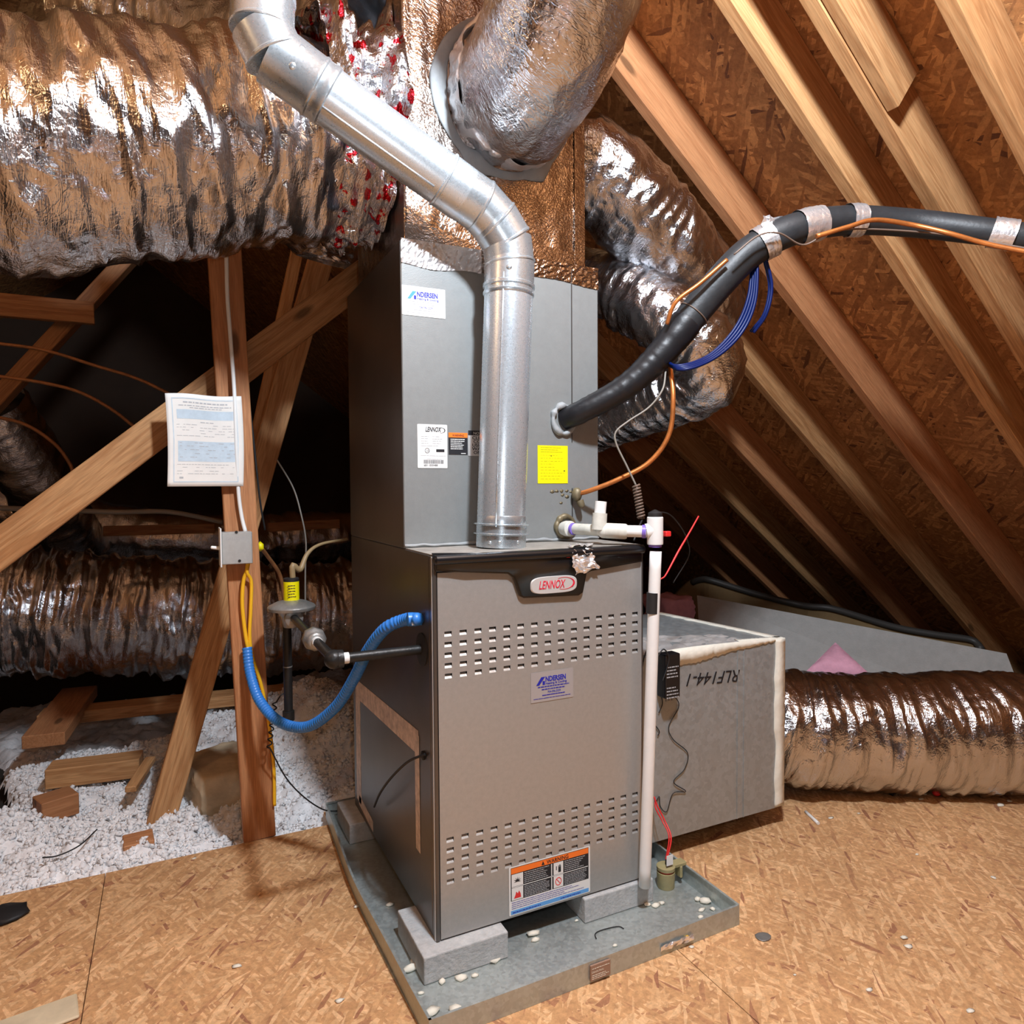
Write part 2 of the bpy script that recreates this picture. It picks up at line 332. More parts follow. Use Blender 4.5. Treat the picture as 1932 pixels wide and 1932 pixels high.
def galv_mat(name, base=(0.55, 0.58, 0.60), rough=0.32, metal=0.9, spangle=120, var=0.14, rvar=0.1):
    m, nt, p, N, L = nodes(name); p.inputs['Metallic'].default_value = metal
    tc = N.new('ShaderNodeTexCoord')
    vo = N.new('ShaderNodeTexVoronoi'); vo.inputs['Scale'].default_value = spangle; L.new(tc.outputs['Object'], vo.inputs['Vector'])
    sp = N.new('ShaderNodeSeparateColor'); L.new(vo.outputs['Color'], sp.inputs[0])
    no = N.new('ShaderNodeTexNoise'); no.inputs['Scale'].default_value = 7; no.inputs['Detail'].default_value = 5; L.new(tc.outputs['Object'], no.inputs['Vector'])
    ad = N.new('ShaderNodeMath'); ad.operation = 'ADD'; L.new(sp.outputs[0], ad.inputs[0]); L.new(no.outputs['Fac'], ad.inputs[1])
    mr = N.new('ShaderNodeMapRange'); mr.inputs['From Min'].default_value = 0.4; mr.inputs['From Max'].default_value = 1.6; mr.inputs['To Min'].default_value = 1-var; mr.inputs['To Max'].default_value = 1+var; L.new(ad.outputs[0], mr.inputs['Value'])
    fs = N.new('ShaderNodeVectorMath'); fs.operation = 'SCALE'; fs.inputs[0].default_value = base; L.new(mr.outputs[0], fs.inputs['Scale']); L.new(fs.outputs[0], p.inputs['Base Color'])
    rr = N.new('ShaderNodeMapRange'); rr.inputs['From Min'].default_value = 0.4; rr.inputs['From Max'].default_value = 1.6; rr.inputs['To Min'].default_value = rough-rvar/2; rr.inputs['To Max'].default_value = rough+rvar; L.new(ad.outputs[0], rr.inputs['Value']); L.new(rr.outputs[0], p.inputs['Roughness'])
    return m
M = {}
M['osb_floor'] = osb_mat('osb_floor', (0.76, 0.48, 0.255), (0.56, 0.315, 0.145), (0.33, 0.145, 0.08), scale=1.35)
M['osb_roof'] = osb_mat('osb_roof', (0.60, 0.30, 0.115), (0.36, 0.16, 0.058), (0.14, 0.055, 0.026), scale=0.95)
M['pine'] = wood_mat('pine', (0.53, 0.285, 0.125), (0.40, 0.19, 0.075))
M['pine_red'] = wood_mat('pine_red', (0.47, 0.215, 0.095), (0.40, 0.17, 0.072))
M['pine_shaded'] = wood_mat('pine_shaded', (0.30, 0.145, 0.062), (0.22, 0.095, 0.04))  # pine with the dimness of the far left boards put into its colour
M['foil'] = foil_mat('foil')
M['foil_red'] = foil_mat('foil_red', red=True, bump=0.8)
M['foil_brown_reflect'] = foil_mat('foil_brown_reflect', base=(0.42, 0.35, 0.31), rough=0.16, bump=0.30, scale=120)  # foil tinted brown, the reflection of the wood put into its colour
M['foil_tape'] = foil_mat('foil_tape', base=(0.90, 0.90, 0.92), rough=0.30, bump=0.35, scale=30, metal=0.8)
M['foil_tape_old'] = plain('foil_tape_old', (0.66, 0.55, 0.48), 0.45, 0.2, var=0.35, vscale=40, bump=0.6, bscale=70)
M['grey_paint'] = plain('grey_paint', (0.25, 0.265, 0.265), 0.40, 0.25, bump=0.12, bscale=420, var=0.05, vscale=60)
M['door_paint'] = plain('door_paint', (0.42, 0.42, 0.41), 0.36, 0.45, bump=0.15, bscale=500, var=0.06, vscale=90)
M['side_sheet'] = plain('side_sheet', (0.14, 0.13, 0.123), 0.34, 0.75, bump=0.1, bscale=300, var=0.12, vscale=5)  # side metal, the unlit look of the left face put into its colour
M['galv'] = galv_mat('galv', (0.64, 0.72, 0.78), 0.28, 0.72, 320, 0.05, 0.03)
M['galv_elbow'] = galv_mat('galv_elbow', (0.61, 0.69, 0.745), 0.28, 0.82, 260, 0.04, 0.03)
M['galv_pan'] = galv_mat('galv_pan', (0.46, 0.51, 0.50), 0.42, 0.6, 140, 0.12, 0.12)
M['galv_box'] = galv_mat('galv_box', (0.36, 0.39, 0.40), 0.42, 0.45, 90, 0.12, 0.15)
M['mastic'] = plain('mastic', (0.80, 0.78, 0.68), 0.75, 0, bump=0.8, bscale=60, var=0.08, vscale=25)
M['mastic_grey'] = plain('mastic_grey', (0.30, 0.32, 0.33), 0.6, 0, bump=0.8, bscale=50, var=0.15, vscale=20)
M['black_plastic'] = plain('black_plastic', (0.006, 0.007, 0.009), 0.30, 0, 0.6)
M['black_matt'] = plain('black_matt', (0.012, 0.012, 0.013), 0.6)
M['rubber'] = plain('rubber', (0.022, 0.024, 0.027), 0.50, 0, 0.5, bump=0.25, bscale=120, var=0.2, vscale=30)
M['tape_black'] = plain('tape_black', (0.010, 0.010, 0.012), 0.42, 0, 0.4, bump=0.5, bscale=45)
M['silver'] = plain('silver', (0.72, 0.72, 0.71), 0.35, 0.4)
M['silver_sheet'] = plain('silver_sheet', (0.62, 0.61, 0.60), 0.35, 0.35, bump=0.5, bscale=30, var=0.15, vscale=12)
M['white'] = plain('white', (0.80, 0.81, 0.80), 0.45)
M['pvc'] = plain('pvc', (0.80, 0.81, 0.80), 0.35, var=0.03, vscale=30)
M['pvc_old'] = plain('pvc_old', (0.60, 0.60, 0.54), 0.45, var=0.12, vscale=40)
M['purple'] = plain('purple', (0.20, 0.13, 0.55), 0.4)
M['red'] = plain('red', (0.75, 0.03, 0.03), 0.4)
M['red_print'] = plain('red_print', (0.62, 0.01, 0.04), 0.5)
M['orange'] = plain('orange', (0.95, 0.20, 0.02), 0.5)
M['yellow'] = plain('yellow', (0.80, 0.72, 0.0), 0.5)
M['yellow_cable'] = plain('yellow_cable', (0.90, 0.50, 0.02), 0.4)
M['black_print'] = plain('black_print', (0.012, 0.012, 0.016), 0.5)
M['grey_print'] = plain('grey_print', (0.42, 0.43, 0.45), 0.6)
M['blue_print'] = plain('blue_print', (0.015, 0.02, 0.36), 0.5)
M['teal_print'] = plain('teal_print', (0.05, 0.28, 0.36), 0.5)
M['sky_print'] = plain('sky_print', (0.12, 0.38, 0.80), 0.5)
M['film'] = plain('film', (0.44, 0.43, 0.44), 0.30, 0.3)
M['blue'] = plain('blue', (0.035, 0.21, 0.66), 0.38)
M['blue_cable'] = plain('blue_cable', (0.001, 0.009, 0.08), 0.4, 0, 0.3)
M['copper'] = plain('copper', (0.55, 0.19, 0.05), 0.38, 0.6, var=0.25, vscale=30)
M['copper_dark'] = plain('copper_dark', (0.30, 0.13, 0.05), 0.5, 0.3, var=0.3, vscale=30)
M['brown_wire'] = plain('brown_wire', (0.15, 0.10, 0.075), 0.5)
M['grey_wire'] = plain('grey_wire', (0.24, 0.22, 0.19), 0.5)
M['tan_tube'] = plain('tan_tube', (0.28, 0.20, 0.10), 0.5)
M['iron'] = plain('iron', (0.018, 0.018, 0.018), 0.42, 0.3, bump=0.4, bscale=120, var=0.3, vscale=30)
M['zinc'] = plain('zinc', (0.30, 0.30, 0.29), 0.4, 0.6, bump=0.4, bscale=90, var=0.2, vscale=30)
M['brass'] = plain('brass', (0.20, 0.165, 0.10), 0.5, 0.4, bump=0.5, bscale=60)
M['olive'] = plain('olive', (0.36, 0.31, 0.15), 0.5, var=0.12, vscale=40)
M['concrete'] = plain('concrete', (0.46, 0.47, 0.47), 0.9, 0, 0.2, bump=1.0, bscale=130, var=0.14, vscale=60)
M['insul'] = plain('insul', (0.84, 0.84, 0.85), 0.95, 0, 0.1, bump=0.9, bscale=90, var=0.12, vscale=30)
M['batt'] = plain('batt', (0.62, 0.50, 0.34), 0.95, 0, 0.1, bump=0.9, bscale=45, var=0.25, vscale=9)
M['pink'] = plain('pink', (0.66, 0.34, 0.44), 0.95, 0, 0.1, bump=1.0, bscale=40, var=0.2, vscale=14)
M['foam_grey'] = plain('foam_grey', (0.44, 0.43, 0.41), 0.85, 0, 0.2, bump=0.5, bscale=160, var=0.08, vscale=25)
M['kraft'] = plain('kraft', (0.26, 0.17, 0.08), 0.7, 0, 0.2, bump=0.3, bscale=60, var=0.18, vscale=7)
M['rim_dark'] = plain('rim_dark', (0.055, 0.05, 0.045), 0.5)
M['paper'] = plain('paper', (0.78, 0.76, 0.72), 0.8, var=0.05, vscale=12)
M['paper_blue'] = plain('paper_blue', (0.52, 0.62, 0.70), 0.8, var=0.10, vscale=40)
M['ply'] = plain('ply', (0.60, 0.50, 0.34), 0.7, var=0.2, vscale=8)
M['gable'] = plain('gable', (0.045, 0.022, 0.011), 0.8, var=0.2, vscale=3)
M['deck'] = plain('deck', (0.33, 0.31, 0.28), 0.55, 0.2, var=0.25, vscale=30)
M['dark_floor'] = plain('dark_floor', (0.03, 0.025, 0.02), 0.9)
M['chip'] = plain('chip', (0.80, 0.77, 0.66), 0.85)
M['grey_box'] = plain('grey_box', (0.50, 0.51, 0.50), 0.38, 0.5, var=0.08, vscale=60)
M['pan_label'] = plain('pan_label', (0.33, 0.21, 0.15), 0.6)

# ------------------------------------------------------------------ the attic shell
RD = np.array([0.802, 0.044, -0.596]); RLAT = np.array([-0.055, 0.9985, 0.0]); RLAT /= np.linalg.norm(RLAT)
RD = RD - RLAT*(RD@RLAT); RD /= np.linalg.norm(RD); RN = np.cross(RD, RLAT); RN = RN*np.sign(RN[2])
RC = 2.15          # rafter undersides: X.RN = RC
RDEP = 0.14
def roof_pt(x, lat, c):
    """point on plane X.RN=c with given world x and lateral coordinate"""
    A = np.array([RN, RLAT, [1, 0, 0]]); return np.linalg.solve(A, np.array([c, lat, x]))
def slab(name, q, off, mat, kind='structure', parent=None):
    """quad q pushed along off to give it thickness"""
    q = [np.array(p, float) for p in q]; off = np.array(off, float)
    V = q + [p+off for p in q]
    o = pymesh(name, V, [(0, 1, 2, 3), (7, 6, 5, 4), (0, 4, 5, 1), (1, 5, 6, 2), (2, 6, 7, 3), (3, 7, 4, 0)], mat, parent)
    if kind: o['kind'] = kind
    return o
XR = -0.75   # ridge
RCO = RC+RDEP
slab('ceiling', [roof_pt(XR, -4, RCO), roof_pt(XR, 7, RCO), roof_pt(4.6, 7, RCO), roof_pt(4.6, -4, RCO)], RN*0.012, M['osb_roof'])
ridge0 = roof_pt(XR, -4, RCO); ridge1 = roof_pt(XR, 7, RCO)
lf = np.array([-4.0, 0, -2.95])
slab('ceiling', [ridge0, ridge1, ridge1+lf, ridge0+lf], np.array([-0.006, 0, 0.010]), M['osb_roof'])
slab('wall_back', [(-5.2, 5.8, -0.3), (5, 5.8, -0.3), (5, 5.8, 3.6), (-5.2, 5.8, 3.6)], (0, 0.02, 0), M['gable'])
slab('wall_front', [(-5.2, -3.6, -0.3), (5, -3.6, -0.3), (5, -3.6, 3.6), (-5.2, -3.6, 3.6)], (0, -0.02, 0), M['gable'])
# rafters: lateral position of each from the photograph
RAFT = [('D', -0.53, 'pine', 'pinkish pine rafter crossing the top right corner of the attic roof'),
        ('C', -0.305, 'pine', 'pale pine rafter with a sister board, second rafter from the top right corner'),
        ('B', -0.14, 'pine', 'pale pine rafter with a small ring knot near its top, third from the top right'),
        ('A', 0.235, 'pine_red', 'brown rafter with dark oval knots running behind the bend of the black insulated line'),
        ('G', 0.615, 'pine', 'golden rafter with flame grain running down from the looped foil duct'),
        ('H', 1.02, 'pine_red', 'reddish rafter next behind the golden flame-grained one'),
        ('I', 1.40, 'pine', 'dim rafter between the reddish rafter and the dark corner behind the cabinet'),
        ('J', 1.80, 'pine_red', 'dark rafter seen just above the tip of the red tie'),
        ('K', 2.15, 'pine_red', 'darkest short rafter seen low behind the white drain pipe')]
for k, lat, mt, lab in RAFT:
    a = roof_pt(-0.7, lat+0.019, RC+RDEP/2-0.001); b = roof_pt(3.78, lat+0.019, RC+RDEP/2-0.001)
    o = beam('rafter', a, b, 0.038, RDEP, RN, M[mt]); tag(o, lab, 'rafter', 'rafters under the right roof slope')
o = beam('sister_board', roof_pt(-0.6, -0.3215, RC+RDEP/2-0.002), roof_pt(1.10, -0.3215, RC+RDEP/2-0.002), 0.030, RDEP-0.006, RN, M['pine'])
tag(o, 'short pine board nailed along a rafter, ending just above the black line', 'board')
# floor: sub floor + OSB sheets
fl = slab('floor', [(-5.2, -3.6, -0.16), (4.6, -3.6, -0.16), (4.6, 5.8, -0.16), (-5.2, 5.8, -0.16)], (0, 0, -0.02), M['dark_floor'])
def sheet(poly, mat=None, z0=-0.0115, z1=0.0):
    n = len(poly); V = [(x, y, z1) for x, y in poly]+[(x, y, z0) for x, y in poly]
    F = [tuple(range(n)), tuple(range(2*n-1, n-1, -1))]+[(i, i+n, (i+1) % n+n, (i+1) % n) for i in range(n)]
    o = pymesh('panel', V, F, mat or M['osb_floor'], fl); return o
yb = 0.757
s1a = at(120, 1925, z=0)
XS = 0.498
sheet([(-0.662, yb), (-0.662, -0.66), (-1.9, -0.66), (-1.9, yb)])
sheet([(-0.660, yb), (-0.070, yb), (-0.070, 0.85), (XS, 0.85), (XS, -0.66), (-0.660, -0.66)])
sheet([(XS+0.002, 0.85), (2.45, 0.85), (2.45, -0.66), (XS+0.002, -0.66)])
sheet([(-0.660, -0.662), (1.2, -0.662), (1.2, -3.5), (-0.660, -3.5)])
sheet([(1.202, -0.662), (3.5, -0.662), (3.5, -3.5), (1.202, -3.5)])
sheet([(-0.662, -0.662), (-0.662, -3.5), (-3.5, -3.5), (-3.5, -0.662)])
sheet([(2.452, 0.85), (3.5, 0.85), (3.5, -0.66), (2.452, -0.66)])

# ------------------------------------------------------------------ furnace
Wf, Df, Z0, Z1 = 0.533, 0.72, 0.062, 0.882
fur = thing('furnace', (Wf/2, Df/2, Z0), 'tall grey gas furnace with louvered door and black top trim standing on concrete blocks', 'furnace')
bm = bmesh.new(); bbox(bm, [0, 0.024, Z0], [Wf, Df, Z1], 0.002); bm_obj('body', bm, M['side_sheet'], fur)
# top deck in front of the coil cabinet
box('top_deck', (0.002, 0.004, Z1), (Wf-0.002, 0.190, Z1+0.002), M['deck'], fur)
# louvered door: sheet with real slots, a bent fin in each
ux0 = at(845, 1237, y=0)[0]; ux1 = at(1198, 1192, y=0)[0]
cols = np.linspace(ux0+0.001, ux1, 15)
def zrow(p0, p1): return 0.5*(at(*p0, y=0)[2]+at(*p1, y=0)[2])
zu = np.linspace(zrow((845, 1197), (1198, 1158)), zrow((845, 1276), (1198, 1228)), 5)
zl = np.linspace(zrow((849, 1587), (1198, 1497)), zrow((849, 1666), (1198, 1566)), 5)
hw, hh = 0.0082, 0.0053
XL, XRr = 0.010, Wf-0.002; ZB, ZT = Z0+0.004, 0.846
xs = [XL]; 
for c in cols: xs += [c-hw, c+hw]
xs.append(XRr)
zs = [ZB]
for z in sorted(list(zl)+list(zu)): zs += [z-hh, z+hh]
zs.append(ZT)
V = []; idx = {}
for i, x in enumerate(xs):
    for j, z in enumerate(zs):
        idx[i, j] = len(V); V.append((x, 0.0, z))
F = []
for i in range(len(xs)-1):
    for j in range(len(zs)-1):
        if i % 2 == 1 and j % 2 == 1: continue
        F.append((idx[i, j], idx[i+1, j], idx[i+1, j+1], idx[i, j+1]))
door = pymesh('front_panel', V, F, M['door_paint'], fur)
sd = door.modifiers.new('thick', 'SOLIDIFY'); sd.thickness = 0.0012; sd.offset = -1
box('slot_backing', (XL, 0.0200, ZB), (XRr, 0.0225, ZT), M['black_matt'], fur)
# fin mesh shared by 150 louvers
fm = bpy.data.meshes.new('louver')
fv = [(-hw, 0.0, -hh), (hw, 0.0, -hh), (hw*0.87, 0.0062, hh*0.48), (-hw*0.87, 0.0062, hh*0.48), (-hw, 0.0008, -hh-0.0006), (hw, 0.0008, -hh-0.0006), (hw*0.87, 0.0070, hh*0.44), (-hw*0.87, 0.0070, hh*0.44)]
fm.from_pydata(fv, [], [(0, 1, 2, 3), (7, 6, 5, 4), (0, 4, 5, 1), (1, 5, 6, 2), (2, 6, 7, 3), (3, 7, 4, 0)]); fm.materials.append(M['door_paint'])
for z in list(zu)+list(zl):
    for c in cols:
        o = bpy.data.objects.new('louver', fm); COL.objects.link(o); o.parent = door; o.location = (c, 0.0, z)
# door edges: dark flange left, right return
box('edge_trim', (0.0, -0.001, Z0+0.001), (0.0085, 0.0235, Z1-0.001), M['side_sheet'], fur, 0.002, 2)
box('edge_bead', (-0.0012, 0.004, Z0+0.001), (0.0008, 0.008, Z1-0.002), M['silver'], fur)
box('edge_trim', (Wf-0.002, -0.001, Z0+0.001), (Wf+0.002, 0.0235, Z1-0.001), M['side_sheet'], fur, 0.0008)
# black top trim with badge holder
def fx(px, py): p = at(px, py, y=-0.012); return (p[0], p[2])
top = [fx(817, 1044), fx(940, 1043), fx(1080, 1040), fx(1213, 1035)]
bot = [fx(1213, 1060), fx(1117, 1078), (fx(1109, 1082)), fx(1102, 1118), fx(1094, 1124), fx(990, 1129), fx(982, 1125), fx(970, 1090), fx(960, 1083), fx(880, 1080), fx(824, 1078)]
poly = top+bot
bm = bmesh.new()
vs = [bm.verts.new((x, -0.003, z)) for x, z in poly]; f = bm.faces.new(vs)
r = bmesh.ops.extrude_face_region(bm, geom=[f]); ev = [g for g in r['geom'] if isinstance(g, bmesh.types.BMVert)]
for v in ev: v.co.y = -0.011
fr_ = [e for e in bm.edges if all(abs(v.co.y+0.011) < 1e-6 for v in e.verts)]
bmesh.ops.bevel(bm, geom=fr_, offset=0.004, segments=4, affect='EDGES')
trim = bm_obj('top_trim', bm, M['black_plastic'], fur, True)
# rounded upper roll of the trim
cA = np.array([0.0, -0.008, 0.874]); cB = np.array([Wf, -0.008, 0.874])
lathe('trim_roll', cA, cB, [(0, 0.006), (0.004, 0.0105), (Wf-0.004, 0.0105), (Wf, 0.006)], M['black_plastic'], fur, 24)
# badge
b0 = at(1001, 1104, y=-0.012); b1 = at(1089, 1102, y=-0.012)
bc = (b0+b1)/2; bw = (b1[0]-b0[0])/2; bh = 0.0195
bm = bmesh.new(); n = 48; vs = []
for i in range(n):
    a = 2*math.pi*i/n; c, s = math.cos(a), math.sin(a); ex = 0.5
    vs.append(bm.verts.new((bc[0]+bw*math.copysign(abs(c)**ex, c), -0.011, bc[2]+bh*math.copysign(abs(s)**0.62, s))))
f = bm.faces.new(vs); r = bmesh.ops.extrude_face_region(bm, geom=[f])
for g in r['geom']:
    if isinstance(g, bmesh.types.BMVert): g.co.y = -0.0135; g.co.x = bc[0]+(g.co.x-bc[0])*0.96; g.co.z = bc[2]+(g.co.z-bc[2])*0.94
badge = bm_obj('badge', bm, M['silver'], fur, False)
UXv, UZv = (1, 0, 0), (0, 0, 1)
text('lettering', 'LENNOX', 0.026, (bc[0]-bw*0.68, -0.0139, bc[2]-0.0078), UXv, UZv, M['red_print'], badge, shear=0.28, xs=0.62, bold=0.008)
def ribbon(name, pts, ws, y, mat, parent):
    V, F = [], []
    P = np.array(pts); T = np.gradient(P, axis=0); T /= np.linalg.norm(T, axis=1)[:, None]; Nn = np.stack([-T[:, 1], T[:, 0]], 1)
    for p, nn, w in zip(P, Nn, ws):
        V += [(p[0]-nn[0]*w, y, p[1]-nn[1]*w), (p[0]+nn[0]*w, y, p[1]+nn[1]*w), (p[0]-nn[0]*w, y+0.0006, p[1]-nn[1]*w), (p[0]+nn[0]*w, y+0.0006, p[1]+nn[1]*w)]
    for i in range(len(P)-1):
        a = 4*i; b = a+4
        F += [(a, b, b+1, a+1), (a+2, a+3, b+3, b+2), (a, a+2, b+2, b), (a+1, b+1, b+3, a+3)]
    return pymesh(name, V, F, mat, parent)
th = np.linspace(math.radians(125), math.radians(-115), 40)
ribbon('swoosh', [(bc[0]+bw*0.40+bw*0.44*math.cos(t), bc[2]+0.002+0.0135*math.sin(t)) for t in th], 0.00035+0.0019*np.exp(-((th+0.05)/0.7)**2), -0.0142, M['red_print'], badge)
box('mark', (bc[0]+bw*0.78, -0.0139, bc[2]-0.0085), (bc[0]+bw*0.80, -0.0135, bc[2]-0.0075), M['black_print'], badge)
# generic flat print helpers on a y = const face
def prints(name, rects, y, mat, parent, th=0.0004):
    bm = bmesh.new()
    for x0, z0, x1, z1 in rects: bbox(bm, [min(x0, x1), y-th, min(z0, z1)], [max(x0, x1), y, max(z0, z1)])
    o = bm_obj(name, bm, mat, parent)
    if len(rects) > 1: o['kind'] = 'stuff'
    return o
def rounded_plate(name, x0, z0, x1, z1, y, t, r, mat, parent):
    bm = bmesh.new(); vs = []
    for cx, cz, a0 in ((x1-r, z1-r, 0), (x0+r, z1-r, 90), (x0+r, z0+r, 180), (x1-r, z0+r, 270)):
        for k in range(5):
            a = math.radians(a0+22.5*k); vs.append(bm.verts.new((cx+r*math.cos(a), y, cz+r*math.sin(a))))
    f = bm.faces.new(vs); rr = bmesh.ops.extrude_face_region(bm, geom=[f])
    for g in rr['geom']:
        if isinstance(g, bmesh.types.BMVert): g.co.y = y-t
    return bm_obj(name, bm, mat, parent)
def lines(x0, x1, z1, z0, n, th, seed, jag=0.3):
    rs = random.Random(seed); out = []
    for i in range(n):
        z = z1+(z0-z1)*(i+0.5)/n; out.append((x0, z-th/2, x1-(x1-x0)*jag*rs.random(), z+th/2))
    return out
def words(x0, x1, z1, z0, n, th, seed, wl=0.006, gap=0.0012, jag=0.3):
    """rows of short dashes, like words of small print"""
    rs = random.Random(seed); out = []
    for i in range(n):
        z = z1+(z0-z1)*(i+0.5)/n; x = x0; xe = x1-(x1-x0)*jag*rs.random()
        while x < xe:
            w = wl*(0.4+1.1*rs.random()); out.append((x, z-th/2, min(x+w, xe), z+th/2)); x += w+gap
    return out
# warning label on the door
a = at(960, 1632, y=-0.001); b = at(1113, 1601, y=-0.001); c = at(960, 1724, y=-0.001)
wx0, wx1 = a[0], b[0]; wz1 = (a[2]+b[2])/2; wz0 = wz1-(a[2]-c[2])
wl_ = rounded_plate('warning_label', wx0, wz0, wx1, wz1, -0.0008, 0.0006, 0.003, M['white'], fur)
ww, wh = wx1-wx0, wz1-wz0
def wr(u0, v0, u1, v1): return (wx0+u0*ww, wz1-v1*wh, wx0+u1*ww, wz1-v0*wh)
Yl = -0.0014
prints('black_panel', [wr(0.02, 0.02, 0.98, 0.70)], Yl, M['black_print'], wl_, 0.0002)
prints('header_band', [wr(0.025, 0.03, 0.975, 0.145)], Yl-0.0002, M['orange'], wl_, 0.0002)
text('lettering', 'WARNING', 0.0125, (wx0+0.45*ww, Yl-0.0007, wz1-0.128*wh), UXv, UZv, M['black_print'], wl_, xs=0.95, extr=0.0001, bold=0.012)
pymesh('triangle_mark', [(wx0+0.385*ww, Yl-0.0006, wz1-0.13*wh), (wx0+0.425*ww, Yl-0.0006, wz1-0.13*wh), (wx0+0.405*ww, Yl-0.0006, wz1-0.045*wh)], [(0, 1, 2)], M['black_print'], wl_)
prints('picture_panel', [wr(0.03, 0.16, 0.165, 0.41), wr(0.03, 0.44, 0.165, 0.69), wr(0.535, 0.16, 0.655, 0.41), wr(0.535, 0.44, 0.655, 0.69), wr(0.505, 0.16, 0.517, 0.70), wr(0.03, 0.418, 0.97, 0.432)], Yl-0.0002, M['white'], wl_, 0.0002)
prints('small_print', words(wx0+0.18*ww, wx0+0.49*ww, wz1-0.16*wh, wz1-0.40*wh, 6, 0.0016, 1, 0.005)+words(wx0+0.18*ww, wx0+0.49*ww, wz1-0.45*wh, wz1-0.69*wh, 7, 0.0015, 2, 0.005, jag=.15)
       + words(wx0+0.67*ww, wx0+0.96*ww, wz1-0.16*wh, wz1-0.40*wh, 6, 0.0016, 3, 0.005, jag=.4)+words(wx0+0.67*ww, wx0+0.96*ww, wz1-0.45*wh, wz1-0.69*wh, 7, 0.0015, 4, 0.005, jag=.15), Yl-0.0002, M['grey_print'], wl_, 0.0002)
prints('footer_band', [wr(0.02, 0.90, 0.98, 0.98)], Yl-0.0001, M['sky_print'], wl_, 0.0002)
prints('small_print', words(wx0+0.03*ww, wx0+0.93*ww, wz1-0.72*wh, wz1-0.88*wh, 4, 0.0009, 5, 0.008)+words(wx0+0.04*ww, wx0+0.48*ww, wz1-0.92*wh, wz1-0.97*wh, 1, 0.0022, 6, 0.006)+words(wx0+0.62*ww, wx0+0.9*ww, wz1-0.92*wh, wz1-0.97*wh, 1, 0.0022, 7, 0.006), Yl-0.0003, M['blue_print'], wl_, 0.0002)
# pictograms: blast, flame, hand, no-tools ring
def star(cx, cz, r0, r1, n, a0, a1):
    P = [(cx, Yl-0.0007, cz-r0*0.9)]
    for i in range(2*n+1):
        a = a0+(a1-a0)*i/(2*n); r = r1 if i % 2 == 0 else r0
        P.append((cx+r*math.cos(a), Yl-0.0007, cz+r*math.sin(a)))
    return P, [(0, i, i+1) for i in range(1, len(P)-1)]
def wp(u, v): return (wx0+u*ww, wz1-v*wh)
cx, cz = wp(0.097, 0.30); P, F_ = star(cx, cz, 0.0028, 0.0095, 6, math.radians(200), math.radians(-20)); pymesh('blast_symbol', P, F_, M['black_print'], wl_)
cx, cz = wp(0.097, 0.585); pymesh('flame_symbol', [(cx-0.009, Yl-0.0007, cz-0.008), (cx+0.009, Yl-0.0007, cz-0.008), (cx+0.008, Yl-0.0007, cz+0.0), (cx+0.004, Yl-0.0007, cz+0.008), (cx+0.001, Yl-0.0007, cz+0.002), (cx-0.003, Yl-0.0007, cz+0.007), (cx-0.005, Yl-0.0007, cz+0.0)], [(0, 1, 2, 3, 4, 5, 6)], M['red'], wl_)
cx, cz = wp(0.602, 0.29); prints('hand_symbol', [(cx-0.002, cz-0.009, cx+0.005, cz+0.003)]+[(cx-0.002+0.0019*i, cz+0.003, cx-0.0007+0.0019*i, cz+0.0065+0.001*(i % 3)) for i in range(4)]+[(cx-0.008, cz-0.003, cx-0.006, cz+0.006)], Yl-0.0006, M['black_print'], wl_, 0.0002)
cx, cz = wp(0.594, 0.565); th2 = np.linspace(0, 2*math.pi, 25)
ribbon('ban_symbol', [(cx+0.0075*math.cos(t), cz+0.0085*math.sin(t)) for t in th2], np.full(25, 0.0008), Yl-0.0008, M['red'], wl_)
ribbon('ban_symbol', [(cx-0.005, cz+0.006), (cx, cz), (cx+0.005, cz-0.006)], np.full(3, 0.0008), Yl-0.0008, M['red'], wl_)
# dealer stickers
def dealer(name, x0, z0, x1, z1, y, base, ink, parent, tint=None, label=None):
    st = rounded_plate(name, x0, z0, x1, z1, y, 0.0005, 0.0015, base, parent)
    if label: st['label'] = label
    w, h = x1-x0, z1-z0; yy = y-0.0008; ax = x0+0.16*w
    # slanted A
    def q(pts, m, nm): pymesh(nm, [(x0+u*w, yy-0.0003, z1-v*h) for u, v in pts], [tuple(range(len(pts)))], m, st)
    q([(0.12, 0.44), (0.19, 0.44), (0.33, 0.17), (0.24, 0.17)], tint or ink, 'logo_stroke')
    q([(0.27, 0.31), (0.325, 0.31), (0.325, 0.44), (0.27, 0.44)], ink, 'logo_stroke')
    text('lettering', 'NDERSEN', h*0.235, (x0+0.335*w, yy, z1-0.335*h), UXv, UZv, ink, st, xs=(0.56*w)/(h*0.235*5.0), extr=0.0002, bold=0.035)
    text('lettering', 'Heating & Cooling', h*0.11, (x0+0.34*w, yy, z1-0.44*h), UXv, UZv, ink, st, xs=(0.55*w)/(h*0.11*8.2), extr=0.0002, bold=0.01)
    text('lettering', '704-596-2529', h*0.105, (x0+0.54*w, yy, z1-0.73*h), UXv, UZv, ink, st, align='CENTER', xs=0.85, extr=0.0002)
    prints('small_print', words(x0+0.16*w, x0+0.9*w, z1-0.47*h, z1-0.54*h, 1, h*0.035, 11, 0.006, jag=0)+words(x0+0.25*w, x0+0.8*w, z1-0.56*h, z1-0.63*h, 1, h*0.035, 12, 0.006, jag=0)+words(x0+0.26*w, x0+0.8*w, z1-0.76*h, z1-0.82*h, 1, h*0.03, 13, 0.009, 0.0006, jag=0)+words(x0+0.06*w, x0+0.93*w, z1-0.86*h, z1-0.92*h, 1, h*0.018, 14, 0.01, 0.001, jag=0), yy, M['grey_print'] if tint else ink, st, 0.0002)
    return st
a = at(1001, 1268, y=0); b = at(1081, 1318, y=0)
